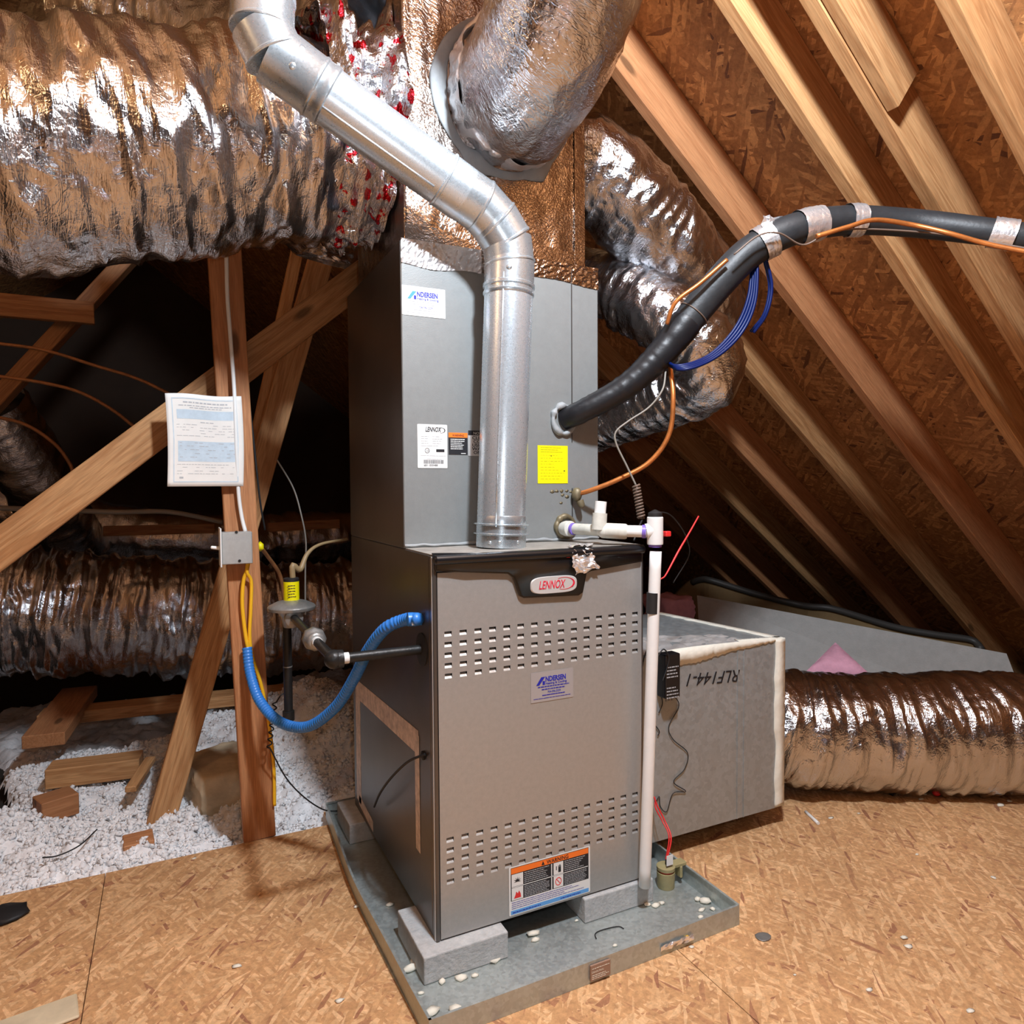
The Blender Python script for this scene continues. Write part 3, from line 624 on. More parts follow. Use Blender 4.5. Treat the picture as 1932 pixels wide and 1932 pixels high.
a2 = at(1000, 1320, y=0); b2 = at(1081, 1262, y=0)
dealer('dealer_sticker', a[0], (a2[2]+b[2])/2-0.002, b[0], (a[2]+b2[2])/2, -0.0006, M['film'], M['blue_print'], fur, label='clear film dealer sticker with dark blue print')
# crumpled foil patch over the trim
def crumple(name, pts_fn, nu, nv_, amp, seed, mat, parent, thick=0.0006):
    rs = np.random.RandomState(seed); G = rs.rand(12, 12)
    V = []
    for i in range(nu):
        for j in range(nv_):
            p, nrm = pts_fn(i/(nu-1), j/(nv_-1)); V.append(np.array(p)+np.array(nrm)*amp*(rs.rand()-0.3))
    F = []
    for i in range(nu-1):
        for j in range(nv_-1):
            a_ = i*nv_+j; F += [(a_, a_+nv_, a_+nv_+1), (a_, a_+nv_+1, a_+1)]
    o = pymesh(name, V, F, mat, parent)
    s = o.modifiers.new('t', 'SOLIDIFY'); s.thickness = thick
    return o
p00 = at(1075, 1040, y=-0.013); p10 = at(1117, 1035, y=-0.013); p11 = at(1129, 1071, y=-0.013); p01 = at(1085, 1085, y=-0.013)
def patch(u, v):
    p = (1-v)*((1-u)*p00+u*p10)+v*((1-u)*p01+u*p11); return (p[0]+0.003*math.sin(9*v), p[1], p[2]+0.003*math.sin(11*u)), (0, -1, 0.3)
crumple('foil_patch', patch, 12, 12, 0.010, 5, M['foil_tape'], fur)
q0 = at(1072, 1036, y=0.03); q1 = at(1120, 1032, y=0.03)
def patch2(u, v):
    p = (1-u)*((1-v)*p00+v*q0)+u*((1-v)*p10+v*q1); return (p[0], p[1], max(p[2], 0.886)+0.002), (0, 0, 1)
crumple('foil_patch', patch2, 10, 6, 0.006, 6, M['foil_tape'], fur)
a = at(1074, 1046, y=-0.021); box('red_corner', (a[0]-0.002, -0.0135, a[2]-0.008), (a[0]+0.007, -0.0115, a[2]+0.003), M['red'], fur)
# left side tape frame around the return cut-out
def tape(name, px, w, mat, parent, x=-0.0006):
    P = [at(*p, x=0.0) for p in px]; out = []
    for p, q in zip(P[:-1], P[1:]):
        d = q-p; d /= np.linalg.norm(d); nn = np.array([0, -d[2], d[1]])
        V = [p-nn*w/2, q-nn*w/2, q+nn*w/2, p+nn*w/2]; V = [np.array([x, v[1], v[2]]) for v in V]
        V += [v+np.array([0.0006, 0, 0]) for v in V]
        pymesh(name, V, [(0, 1, 2, 3), (7, 6, 5, 4), (0, 4, 5, 1), (1, 5, 6, 2), (2, 6, 7, 3), (3, 7, 4, 0)], mat, parent)
tape('tape_strip', [(675, 1300), (678, 1512)], 0.052, M['foil_tape_old'], fur)
tape('tape_strip', [(672, 1298), (790, 1402)], 0.055, M['foil_tape_old'], fur, -0.0009)
tape('tape_strip', [(787, 1385), (790, 1605)], 0.030, M['foil_tape_old'], fur, -0.0012)
tape('tape_strip', [(678, 1508), (704, 1560)], 0.030, M['foil_tape_old'], fur)
# low voltage wire grommet on the side
a = at(800, 1425, x=0); lathe('grommet', (0, a[1], a[2]), (-1, a[1], a[2]), [(0, 0.010), (0.004, 0.010), (0.006, 0.006)], M['black_matt'], fur, 16)
a = at(797, 1225, x=0)
lathe('gas_grommet', (0, a[1], a[2]), (-1, a[1], a[2]), [(0, 0.036), (0.003, 0.036), (0.005, 0.024)], M['black_matt'], fur, 24)

# ------------------------------------------------------------------ coil cabinet
yc, ZC = 0.191, 1.591
coil = thing('coil_cabinet', (Wf/2, 0.45, Z1), 'plain grey sheet metal coil cabinet on top of the louvered furnace', 'cabinet')
bm = bmesh.new(); bbox(bm, [0, yc, Z1+0.001], [Wf, Df, ZC], 0.0015); cb = bm_obj('body', bm, M['grey_paint'], coil)
# left skin: sheet colour darkened for the unlit side
box('shaded_skin', (-0.001, yc+0.003, Z1+0.003), (0.0005, Df-0.002, ZC-0.002), M['side_sheet'], coil)
a = at(1078, 600, y=yc)[0]; box('panel_seam', (a-0.001, yc-0.0025, 1.14), (a+0.001, yc, ZC-0.01), M['side_sheet'], coil)
box('panel_seam', (a-0.001, yc-0.0025, Z1+0.02), (a+0.001, yc, 1.02), M['side_sheet'], coil)
# sealant along the bottom joint
rs = np.random.RandomState(3)
pp = [(x, yc-0.003+0.003*rs.rand(), Z1+0.005+0.004*rs.rand()) for x in np.linspace(0.0, Wf, 24)]
tube('sealant_bead', pp, [0.0025+0.0025*r for r in rs.rand(30)], M['mastic_grey'], coil, n=90, nv=8)
# foil tape round the top edge
def tapeband(name, x0, x1, z0, z1, jag, mat, seed):
    def fn(u, v):
        return (x0+(x1-x0)*u, yc-0.0015, z0+(z1-z0)*v+(jag*math.sin(7*u+seed) if v == 0 else 0)), (0, -1, 0)
    crumple(name, fn, 40, 10, 0.0022, seed, mat, coil, 0.0004)
tapeband('foil_tape', 0.0, 0.20, 1.535, ZC+0.003, 0.004, M['foil_tape'], 2)
tapeband('foil_tape', 0.20, Wf, 1.545, ZC+0.003, 0.006, M['foil_brown_reflect'], 4)  # same tape in browner foil, its wood reflection painted as colour
# stickers
a = at(757, 537, y=yc); b = at(840, 598, y=yc)
dealer('dealer_sticker', a[0]+0.001, at(757, 593, y=yc)[2], b[0], a[2], yc-0.0005, M['white'], M['blue_print'], coil, M['teal_print'], label='white dealer sticker with blue print')
a = at(787, 799, y=yc); b = at(844, 885, y=yc); x0, x1, z1, z0 = a[0], b[0], a[2]-0.001, b[2]+0.002
rl = rounded_plate('rating_label', x0, z0, x1, z1, yc-0.0005, 0.0006, 0.002, M['white'], coil); w, h = x1-x0, z1-z0; yy = yc-0.0013
text('lettering', 'LENNOX', 0.0155, (x0+0.26*w, yy-0.0002, z1-0.165*h), UXv, UZv, M['black_print'], rl, shear=0.25, xs=0.60, extr=0.0002, bold=0.02)
t3 = np.linspace(math.radians(120), math.radians(-110), 24); cxx, czz = x0+0.80*w, z1-0.13*h
ribbon('swoosh', [(cxx+0.12*w*math.cos(t), czz+0.06*h*math.sin(t)) for t in t3], 0.0002+0.0009*np.exp(-(t3/0.8)**2), yy-0.0004, M['black_print'], rl)
prints('small_print', words(x0+0.12*w, x0+0.38*w, z1-0.25*h, z1-0.46*h, 4, 0.0012, 21, 0.006)+words(x0+0.50*w, x0+0.85*w, z1-0.25*h, z1-0.46*h, 4, 0.0012, 22, 0.006)+words(x0+0.1*w, x0+0.92*w, z1-0.47*h, z1-0.51*h, 1, 0.0009, 23, 0.01)+words(x0+0.1*w, x0+0.95*w, z1-0.70*h, z1-0.73*h, 1, 0.0009, 24, 0.01, jag=0)+words(x0+0.3*w, x0+0.8*w, z1-0.78*h, z1-0.80*h, 1, 0.0009, 25, 0.008, jag=0), yy, M['grey_print'], rl, 0.0002)
rb = random.Random(4); bars = []; xx = x0+0.2*w
while xx < x0+0.86*w:
    bw_ = 0.0004+0.0007*rb.random(); bars.append((xx, z1-0.90*h, xx+bw_, z1-0.81*h)); xx += bw_+0.0005+0.0008*rb.random()
prints('barcode', bars, yy, M['black_print'], rl, 0.0002)
text('lettering', '6B11E00488', 0.0062, (x0+0.2*w, yy-0.0002, z1-0.955*h), UXv, UZv, M['black_print'], rl, xs=1.1, extr=0.0001)
t4 = np.linspace(0, 2*math.pi, 21); ribbon('listing_mark', [(x0+0.32*w+0.0055*math.cos(t), z1-0.6*h+0.0055*math.sin(t)) for t in t4], np.full(21, 0.0004), yy-0.0004, M['black_print'], rl)
text('lettering', 'UL', 0.006, (x0+0.29*w, yy-0.0002, z1-0.62*h), UXv, UZv, M['black_print'], rl, extr=0.0001)
prints('certificate_mark', [(x0+0.62*w, z1-0.63*h, x0+0.90*w, z1-0.565*h)], yy, M['black_print'], rl, 0.0002)
# orange-headed warning + notice labels
a = at(846, 816, y=yc); b = at(882, 858, y=yc); x0, x1, z1, z0 = a[0], b[0], a[2], b[2]; w, h = x1-x0, z1-z0
wl2 = rounded_plate('warning_label', x0, z0, x1, z1, yc-0.0005, 0.0005, 0.001, M['black_print'], coil)
prints('header_band', [(x0, z1-0.22*h, x1, z1)], yc-0.0011, M['orange'], wl2, 0.0002)
text('lettering', 'WARNING', 0.0072, (x0+0.2*w, yc-0.0016, z1-0.17*h), UXv, UZv, M['black_print'], wl2, xs=0.85, extr=0.0001, bold=0.01)
prints('small_print', words(x0+0.10*w, x0+0.85*w, z1-0.26*h, z1-0.78*h, 6, 0.0018, 31, 0.006, 0.0008, jag=.2)+[(x0+0.65*w, z1-0.96*h, x0+0.9*w, z1-0.93*h)], yc-0.0011, M['white'], wl2, 0.0002)
a = at(883, 812, y=yc); x0, z1 = a[0], a[2]; x1 = x0+0.062; z0 = at(883, 860, y=yc)[2]; w, h = x1-x0, z1-z0
nl = rounded_plate('notice_label', x0, z0, x1, z1, yc-0.0005, 0.0005, 0.001, M['silver'], coil)
prints('header_band', [(x0, z1-0.19*h, x1, z1)], yc-0.0011, M['black_print'], nl, 0.0002)
text('lettering', 'NOTICE', 0.009, (x0+0.5*w, yc-0.0016, z1-0.155*h), UXv, UZv, M['white'], nl, 'CENTER', xs=1.1, extr=0.0001)
for i, t in enumerate(['CLEAN', 'COIL', 'USING', 'WATER', 'ONLY']):
    text('lettering', t, 0.0105, (x0+0.16*w+0.003*(i in (1, 4)), yc-0.0014, z1-(0.345+0.145*i)*h), UXv, UZv, M['black_print'], nl, xs=1.25, extr=0.0001, bold=0.015)
a = at(1014, 840, y=yc); b = at(1071, 912, y=yc); x0, x1, z1, z0 = a[0], b[0], a[2], b[2]; w, h = x1-x0, z1-z0
yl = rounded_plate('yellow_label', x0, z0, x1, z1, yc-0.0005, 0.0005, 0.0006, M['yellow'], coil)
M['faint'] = plain('faint', (0.35, 0.32, 0.0), 0.6)
prints('small_print', words(x0+0.1*w, x0+0.85*w, z1-0.03*h, z1-0.2*h, 3, 0.0009, 41, 0.008)+words(x0+0.1*w, x0+0.9*w, z1-0.22*h, z1-0.92*h, 9, 0.0006, 42, 0.006, 0.004, jag=.5), yc-0.0011, M['faint'], yl, 0.0002)
prints('ink_dot', [(x0+0.43*w, z1-0.285*h, x0+0.46*w, z1-0.26*h), (x0+0.86*w, z1-0.68*h, x0+0.90*w, z1-0.655*h)], yc-0.0012, M['black_print'], yl, 0.0002)
# putty ring round the suction line hole and rough opening round the drain
def blob(name, c, r, mat, parent, seed, flat=(1, 1, 1), sub=2, rough=0.25):
    bm = bmesh.new(); bmesh.ops.create_icosphere(bm, subdivisions=sub, radius=1.0); rs_ = np.random.RandomState(seed)
    for v in bm.verts:
        k = 1+rough*(rs_.rand()-0.5)*2; v.co = Vector([c[i]+v.co[i]*r*flat[i]*k for i in range(3)])
    return bm_obj(name, bm, mat, parent, True)
hc = at(1062, 792, y=yc)
T_, nv_ = np.linspace(0, 2*np.pi, 30), 8
rs = np.random.RandomState(12)
tube('putty_ring', [(hc[0]+0.031*math.cos(t), yc-0.004, hc[2]+0.036*math.sin(t)) for t in T_], [0.004+0.006*q for q in rs.rand(20)], M['mastic_grey'], coil, n=80, nv=8)
dc = at(1062, 993, y=yc)
tube('putty_ring', [(dc[0]+0.006+0.026*math.cos(t), yc-0.003, dc[2]+0.026*math.sin(t)) for t in T_], [0.005+0.005*q for q in rs.rand(20)], M['brass'], coil, n=70, nv=8)
for k in range(9):
    p = at(1040+rs.rand()*46, 925+rs.rand()*24, y=yc); blob('grime_spot', (p[0], yc-0.0005, p[2]), 0.004+0.005*rs.rand(), M['brass'], coil, k, (1, 0.15, 0.7), 1)

# ------------------------------------------------------------------ supply plenum
PX0, PX1, PY0, PZ1 = 0.028, 0.525, 0.25, 2.24
plen = thing('supply_plenum', (0.28, 0.47, ZC), 'square foil faced supply plenum rising above the grey coil cabinet', 'plenum')
def wrink_box(name, x0, x1, y0, y1, z0, z1, mat, parent, amp, seed, nx=60, nz=110):
    rs_ = np.random.RandomState(seed); V = []; F = []
    per = []
    n1, n2 = nx, nx
    for i in range(n1): per.append((x0+(x1-x0)*i/n1, y0, 0, -1))
    for i in range(n2): per.append((x1, y0+(y1-y0)*i/n2, 1, 0))
    for i in range(n1): per.append((x1-(x1-x0)*i/n1, y1, 0, 1))
    for i in range(n2): per.append((x0, y1-(y1-y0)*i/n2, -1, 0))
    m = len(per); U, Vv = np.meshgrid(np.linspace(0, 1, nz), np.arange(m)/m, indexing='ij')
    no = vnoise(U, Vv, 3, 90, seed)*0.7+vnoise(U, Vv, 26, 160, seed+1)*0.3
    for k in range(nz):
        for j, (x, y, nx_, ny_) in enumerate(per):
            d = amp*(no[k, j]-0.5); V.append((x+nx_*d, y+ny_*d, z0+(z1-z0)*k/(nz-1)))
    i, j = np.meshgrid(np.arange(nz-1), np.arange(m), indexing='ij'); j2 = (j+1) % m
    F = np.stack([i*m+j, i*m+j2, (i+1)*m+j2, (i+1)*m+j], -1).reshape(-1, 4)
    return fastmesh(name, np.array(V), F, mat, parent, True, caps=[list(range((nz-1)*m, nz*m))])
wrink_box('body', PX0, PX1, PY0, 0.70, ZC, PZ1, M['foil_brown_reflect'], plen, 0.006, 31)
box('corner_tape', (PX1-0.028, PY0-0.0035, ZC+0.002), (PX1+0.0035, PY0-0.002, PZ1-0.01), M['foil_brown_reflect'], plen)
box('base_tape', (PX0, PY0-0.003, ZC+0.002), (PX1, PY0-0.0015, ZC+0.06), M['foil_brown_reflect'], plen)
# ------------------------------------------------------------------ flexible ducts
def duct(label, P, R, collar=None, group='foil covered flexible ducts', **k):
    t = thing('flex_duct', np.array(P[0], float), label, 'duct', group)
    foil_tube('foil_jacket', P, R, k.pop('mat', M['foil']), t, **k); return t
# big supply trunk on the left
BD = [(-1.75, 0.42, 1.65), (-1.3, 0.42, 1.665), (-0.8, 0.43, 1.72), (-0.48, 0.445, 1.81), (-0.2, 0.465, 1.885), (0.015, 0.48, 1.915)]
big = duct('huge crinkled foil duct running across the upper left into the plenum', BD, [0.18, 0.182, 0.19, 0.222, 0.238, 0.240, 0.236, 0.225], amp=0.021, seed=11, twist=0.8, fold=15, nv=280, step=0.0045, fine=0.2, lump=0.4, fac=2.0)
foil_tube('crumpled_collar', [(-0.15, 0.47, 1.93), (-0.06, 0.48, 1.94), (0.012, 0.485, 1.94)], [0.245, 0.262, 0.255, 0.27], M['foil_red'], big, amp=0.05, seed=23, fold=26, fine=1.0, lump=0.5, nv=160)
for o in big.children:
    if o.name.startswith('crumpled'): o['label'] = 'crumpled foil collar with red print'
# branch on the upper right of the plenum, with mastic collar
c0 = at(950, 190, y=PY0); 
tr_pts = [(c0[0], PY0+0.02, c0[2]), at(985, 165, y=0.14), at(1040, 70, y=0.02), at(1078, -60, y=-0.07), (0.24, -0.16, 2.22)]
trd = duct('wide foil duct bending up out of the plenum front at the top middle', tr_pts, [0.150, 0.155, 0.16, 0.165, 0.16], amp=0.012, seed=37, twist=0.5, fold=13, nv=200, fine=0.35)
th = np.linspace(0, 2*np.pi, 40)
rs = np.random.RandomState(8)
tube('mastic_collar', [(c0[0]+0.175*math.cos(t), PY0-0.004, c0[2]+0.185*math.sin(t)) for t in th], [0.010+0.022*q*q for q in rs.rand(26)], M['mastic_grey'], trd, n=120, nv=10)
for v in trd.children[-1].data.vertices: v.co.y = PY0-0.002+(v.co.y-(PY0-0.004))*0.28
foil_tube('crumpled_tape', [(c0[0], PY0-0.004, c0[2]), at(962, 183, y=0.20), at(975, 172, y=0.165)], [0.168, 0.160, 0.156], M['foil_tape'], trd, amp=0.02, seed=41, fold=30, fine=0.8, nv=140)
# right ducts behind the refrigerant line
duct('upper foil duct leaving the plenum side toward the right roof slope', [(0.51, 0.43, 1.97), at(1140, 335, y=0.37), at(1225, 425, y=0.37), at(1312, 520, y=0.40), at(1355, 605, y=0.48)], [0.135, 0.140, 0.135, 0.118, 0.095], amp=0.014, seed=51, twist=-0.6, fold=12, nv=170)
lo_pts = [at(1085, 515, y=0.66), at(1150, 540, y=0.50), at(1240, 590, y=0.34), at(1315, 648, y=0.27), at(1335, 702, y=0.28), at(1290, 735, y=0.38), at(1205, 765, y=0.54), at(1115, 800, y=0.74)]
duct('looped foil duct bulging behind the black line on the right', lo_pts, [0.090, 0.094, 0.104, 0.110, 0.110, 0.106, 0.103, 0.100], amp=0.012, seed=61, fold=26, nv=170, fine=0.25)
# return flex on the floor at right
rr = [(1.12, 0.44, 0.28), (1.35, 0.315, 0.215), (1.58, 0.195, 0.198), (1.93, 0.015, 0.196), (2.35, -0.20, 0.196), (2.8, -0.43, 0.196)]
duct('foil return duct lying on the floor right of the sheet metal box', rr, [0.19, 0.190, 0.190, 0.192, 0.192], amp=0.013, seed=71, twist=0.35, fold=24, nv=230, fine=0.3)
# lower left
duct('crinkled foil duct lying low behind the wooden post on the left', [(-1.9, 2.42, 0.54), (-1.2, 2.38, 0.50), (-0.7, 2.35, 0.44), (-0.2, 2.33, 0.38), (0.4, 2.3, 0.36), (0.9, 2.3, 0.36)], [0.29, 0.28, 0.275, 0.265, 0.25], amp=0.026, seed=81, fold=20, nv=230, step=0.006, fine=0.35, fac=1.5)
duct('dark foil duct crossing behind the low left one', [(-1.5, 3.3, 0.98), (-0.9, 3.2, 0.80), (-0.4, 3.1, 0.72), (0.3, 3.2, 0.70), (1.2, 3.4, 0.70)], 0.17, amp=0.014, seed=91, fold=12, nv=110, step=0.012)
duct('steep foil duct at the far left edge behind the diagonal brace', [at(-25, 760, y=2.3), at(50, 870, y=2.5), at(100, 960, y=2.75), at(150, 1040, y=3.0)], 0.15, amp=0.012, seed=95, fold=14, nv=110, step=0.010)
duct('dark foil duct glimpsed above the huge trunk duct at the top left', [(-0.75, 1.6, 2.72), (-0.35, 1.35, 2.60), (-0.05, 1.05, 2.50), (0.10, 0.68, 2.36)], 0.15, amp=0.018, seed=97, fold=13, nv=120, step=0.010)
duct('short open ended foil sleeve hanging under the trunk duct beside the cabinet', [at(640, 395, y=0.98), at(622, 440, y=1.0), at(612, 492, y=1.02)], [0.09, 0.105, 0.10], amp=0.020, seed=99, fold=26, nv=110)

# ------------------------------------------------------------------ flue
R_ = 0.0565
flue = thing('flue_pipe', (0.21, 0.1, Z1+0.002), 'shiny galvanized flue pipe rising from the furnace top and elbowing up to the left', 'pipe')
A0 = at(945, 1030, y=0.1); A0[2] = Z1+0.003
def FP(px, py): return at(px, py, y=0.1)
A1 = FP(961, 510)
lathe('riser', A0+np.array([0, 0, 0.03]), A1, [(0, R_), (np.linalg.norm(A1-A0)-0.03, R_)], M['galv'], flue, 64)
d = (A1-A0)/np.linalg.norm(A1-A0)
# base collar: flared rings
lathe('base_collar', A0, A1, [(0, R_+0.0015), (0.028, R_+0.0015), (0.030, R_+0.008), (0.0315, R_+0.008), (0.033, R_+0.002), (0.050, R_+0.002), (0.052, R_+0.008), (0.0535, R_+0.008), (0.055, R_+0.0012), (0.072, R_+0.001), (0.074, R_)], M['galv_elbow'], flue, 64)
# riser seam
sd_ = np.array([-0.62, -0.785, 0]); 
tube('seam', [A0+sd_*(R_+0.0002)+d*0.05, A1+sd_*(R_+0.0002)-d*0.02], 0.0022, M['galv'], flue, n=6, nv=8)
E1 = FP(940, 425); B0 = FP(868, 362); B1 = FP(600, 168)
dd = (B1-B0)/np.linalg.norm(B1-B0)
# coupling at the top of the riser
c_ = A1-d*0.022
lathe('coupling', A1-d*0.062, A1+d*0.02, [(0, R_+0.0006), (0.004, R_+0.003), (0.008, R_+0.003), (0.010, R_+0.001), (0.018, R_+0.001), (0.020, R_+0.004), (0.026, R_+0.004), (0.028, R_+0.0015), (0.082, R_+0.0015)], M['galv_elbow'], flue, 64)
# lower elbow of gores
def elbow(name, P, r, n_g, parent):
    C = catmull(P, 90); L = np.linspace(0, len(C)-1, n_g+1).astype(int)
    # mitred gore segments: straight between kinks
    K = C[L]
    rings = []
    for i in range(n_g):
        a, b = K[i], K[i+1]; t = (b-a)/np.linalg.norm(b-a)
        lathe(name, a-t*0.005, b+t*0.005, [(0, r+0.001+0.0008*(i % 2)), (0.0022, r+0.0034), (0.0055, r+0.0034), (0.008, r+0.0008+0.0008*(i % 2)), (np.linalg.norm(b-a)+0.010, r+0.0008+0.0008*(i % 2))], M['galv_elbow'], parent, 64)
elbow('elbow_gore', [A1+d*0.015, FP(956, 455), FP(917, 398), B0], R_, 4, flue)
lathe('diagonal_pipe', B0-dd*0.01, B1, [(0, R_+0.002), (0.05, R_+0.002), (0.052, R_+0.0045), (0.056, R_+0.0045), (0.058, R_), (np.linalg.norm(B1-B0)+0.02, R_)], M['galv'], flue, 64)
sp = np.cross(dd, [0, 1, 0]); sp /= np.linalg.norm(sp)
sq = -0.8*sp+np.array([0, -0.6, 0]) if sp[2] > 0 else 0.8*sp+np.array([0, -0.6, 0])
tube('seam', [B0+dd*0.06+sq*R_, B1-dd*0.01+sq*R_], 0.0025, M['galv'], flue, n=6, nv=8)
B2 = FP(515, 104)
lathe('coupling', B1-dd*0.025, B2, [(0, R_+0.001), (0.003, R_+0.004), (0.012, R_+0.004), (0.015, R_+0.002), (0.026, R_+0.002), (0.029, R_+0.0045), (0.034, R_+0.0045), (0.037, R_+0.0025), (np.linalg.norm(B2-B1)+0.03, R_+0.0025)], M['galv_elbow'], flue, 64)
B3 = FP(492, 48); B4 = FP(496, 5)
elbow('elbow_gore', [B2-dd*0.004, FP(497, 75), B4], R_+0.002, 2, flue)
B5 = np.array([B4[0]+0.002, B4[1], 2.62])
lathe('top_pipe', B4, B5, [(0, R_+0.004), (0.004, R_+0.006), (0.012, R_+0.006), (0.014, R_+0.003), (0.024, R_+0.003), (0.026, R_+0.0055), (0.030, R_+0.0055), (0.032, R_), (B5[2]-B4[2], R_)], M['galv'], flue, 64)
def screw(p, n_, parent, r=0.0055):
    p = np.array(p); n_ = np.array(n_)/np.linalg.norm(n_)
    lathe('screw', p-n_*0.003, p+n_, [(0, r), (0.004, r), (0.0055, r*0.8), (0.0065, r*0.35)], M['galv_elbow'], parent, 12)
for off, base, ax in ((0.028, A1, d),):
    pass
tc_ = CAM-A1; tc_[2] = 0; tc_ /= np.linalg.norm(tc_)
screw(A1-d*0.01+tc_*R_, tc_, flue, 0.007)
nb = CAM-B2; nb = nb-dd*(nb@dd); nb /= np.linalg.norm(nb); nb2 = np.cross(dd, nb)
for s_ in (0.1, 0.85): 
    v_ = nb*math.cos(s_)+nb2*math.sin(s_)*(1 if nb2[2] > 0 else -1); screw(B1+(B2-B1)*0.55+v_*R_, v_, flue, 0.008)
tb = CAM-A0; tb[2] = 0; tb /= np.linalg.norm(tb); tb2 = np.cross(tb, [0, 0, 1])
for s_ in (-0.75, 0.05, 0.45):
    v_ = tb*math.cos(s_)+tb2*math.sin(s_); screw(A0+np.array([0, 0, 0.014])+v_*R_, v_, flue, 0.0045)

# ------------------------------------------------------------------ drain pan and blocks
pan = thing('drain_pan', (0.31, 0.32, 0.0), 'shallow galvanized drain pan littered with chips under the furnace', 'pan')
q0, q1, q2, q3 = (-0.080, -0.178), (0.685, -0.169), (0.700, 0.815), (-0.072, 0.805)
def panwall(name, a, b, h, t=0.0015, wob=0.0, seed=0):
    rs_ = np.random.RandomState(seed); n = 22; V = []; F = []
    dx, dy = b[0]-a[0], b[1]-a[1]; l = math.hypot(dx, dy); nx, ny = -dy/l, dx/l
    for i in range(n):
        u = i/(n-1); x, y = a[0]+dx*u, a[1]+dy*u; w_ = wob*math.sin(math.pi*u)*(0.85+0.15*math.sin(9*u+seed)) if 0 < i < n-1 else 0
        for (o_, z) in ((-w_*0.8, 0.0005), (-w_, h), (-w_+t+0.004, h), (-w_+t+0.004, h-0.003), (-w_+t, h-0.003), (t-w_*0.8, 0.0005)): V.append((x+nx*o_, y+ny*o_, z))
    for i in range(n-1):
        for k in range(6): F.append((i*6+k, i*6+(k+1) % 6, (i+1)*6+(k+1) % 6, (i+1)*6+k))
    F += [tuple(range(5, -1, -1)), tuple(range((n-1)*6, n*6))]
    o = pymesh(name, V, F, M['galv_pan'], pan); return o
lw = [(q3[0]+(q0[0]-q3[0])*u-0.017*math.sin(math.pi*u), q3[1]+(q0[1]-q3[1])*u) for u in np.linspace(0, 1, 12)[1:-1]]
tp = [q0, q1, q2, q3]+lw; nt_ = len(tp)
V = [(x, y, 0.0035) for x, y in tp]+[(x, y, 0.0005) for x, y in tp]
pymesh('tray', V, [tuple(range(nt_)), tuple(range(2*nt_-1, nt_-1, -1))]+[(i, i+nt_, (i+1) % nt_+nt_, (i+1) % nt_) for i in range(nt_)], M['galv_pan'], pan)
wire('bent_wire', [at(1125, 1771, z=0.006), at(1123, 1762, z=0.006), at(1135, 1755, z=0.006), at(1165, 1748, z=0.006), at(1177, 1752, z=0.006)], 0.0012, M['black_matt'], 'short bent black wire lying in the front of the drain pan', 'wire')
panwall('wall', q0, q1, 0.047, wob=0.004, seed=1); panwall('wall', q1, q2, 0.049, seed=2); panwall('wall', q2, q3, 0.048, seed=3); panwall('wall', q3, q0, 0.047, wob=0.020, seed=4)
fdir = np.array([q1[0]-q0[0], q1[1]-q0[1], 0]); fdir /= np.linalg.norm(fdir)
a = at(1113, 1842, y=-0.178); b = at(1150, 1822, y=-0.178)
u0 = (a[0]-q0[0])/(q1[0]-q0[0]); yl0 = q0[1]+(q1[1]-q0[1])*u0
def yw(x): return q0[1]+(q1[1]-q0[1])*(x-q0[0])/(q1[0]-q0[0])
lx0, lx1 = a[0], b[0]
box('pan_label', (lx0, yw(lx0)-0.0075, 0.008), (lx1, yw(lx0)-0.0035, 0.040), M['pan_label'], pan)
pl = pan.children[-1]
text('lettering', 'DRAIN PAN', 0.006, (lx0+0.002, yw(lx0)-0.0082, 0.024), UXv, UZv, M['chip'], pl, xs=0.9, extr=0.0001)
prints('small_print', words(lx0+0.003, lx1-0.003, 0.036, 0.030, 1, 0.0014, 3, 0.005, jag=0)+words(lx0+0.003, lx1-0.004, 0.021, 0.010, 3, 0.0012, 5, 0.005), yw(lx0)-0.0077, M['chip'], pl, 0.0003)
a = at(1272, 1798, y=-0.166); 
def strip(u, v): return (a[0]-0.045+0.09*u, yw(a[0])-0.004-0.003*v, 0.012+0.014*v), (0, -1, 0)
crumple('foil_tape', strip, 14, 4, 0.006, 9, M['foil_tape'], pan)
a = at(1294, 1769, y=-0.170); lathe('round_sticker', (a[0], yw(a[0])-0.0005, a[2]), (a[0], yw(a[0])-1, a[2]), [(0.002, 0.007), (0.0045, 0.007)], M['yellow_cable'], pan, 20)
blk = [((-0.040, -0.034, 0.152, 0.150), 'grey concrete block under the front left corner of the furnace'),
       ((0.362, -0.010, 0.560, 0.15), 'grey concrete block under the front right corner of the furnace, below the white pipe'),
       ((-0.045, 0.60, 0.150, 0.765), 'shadowed concrete block under the rear left corner of the furnace'),
       ((0.36, 0.60, 0.545, 0.765), 'concrete block under the rear right corner of the furnace, mostly hidden')]
for (x0, y0, x1, y1), lab in blk:
    bm = bmesh.new(); bbox(bm, [x0, y0, 0.0038], [x1, y1, Z0-0.0002], 0.003, 2)
    o = bm_obj('concrete_block', bm, M['concrete']); tag(o, lab, 'block', 'concrete blocks under the furnace')

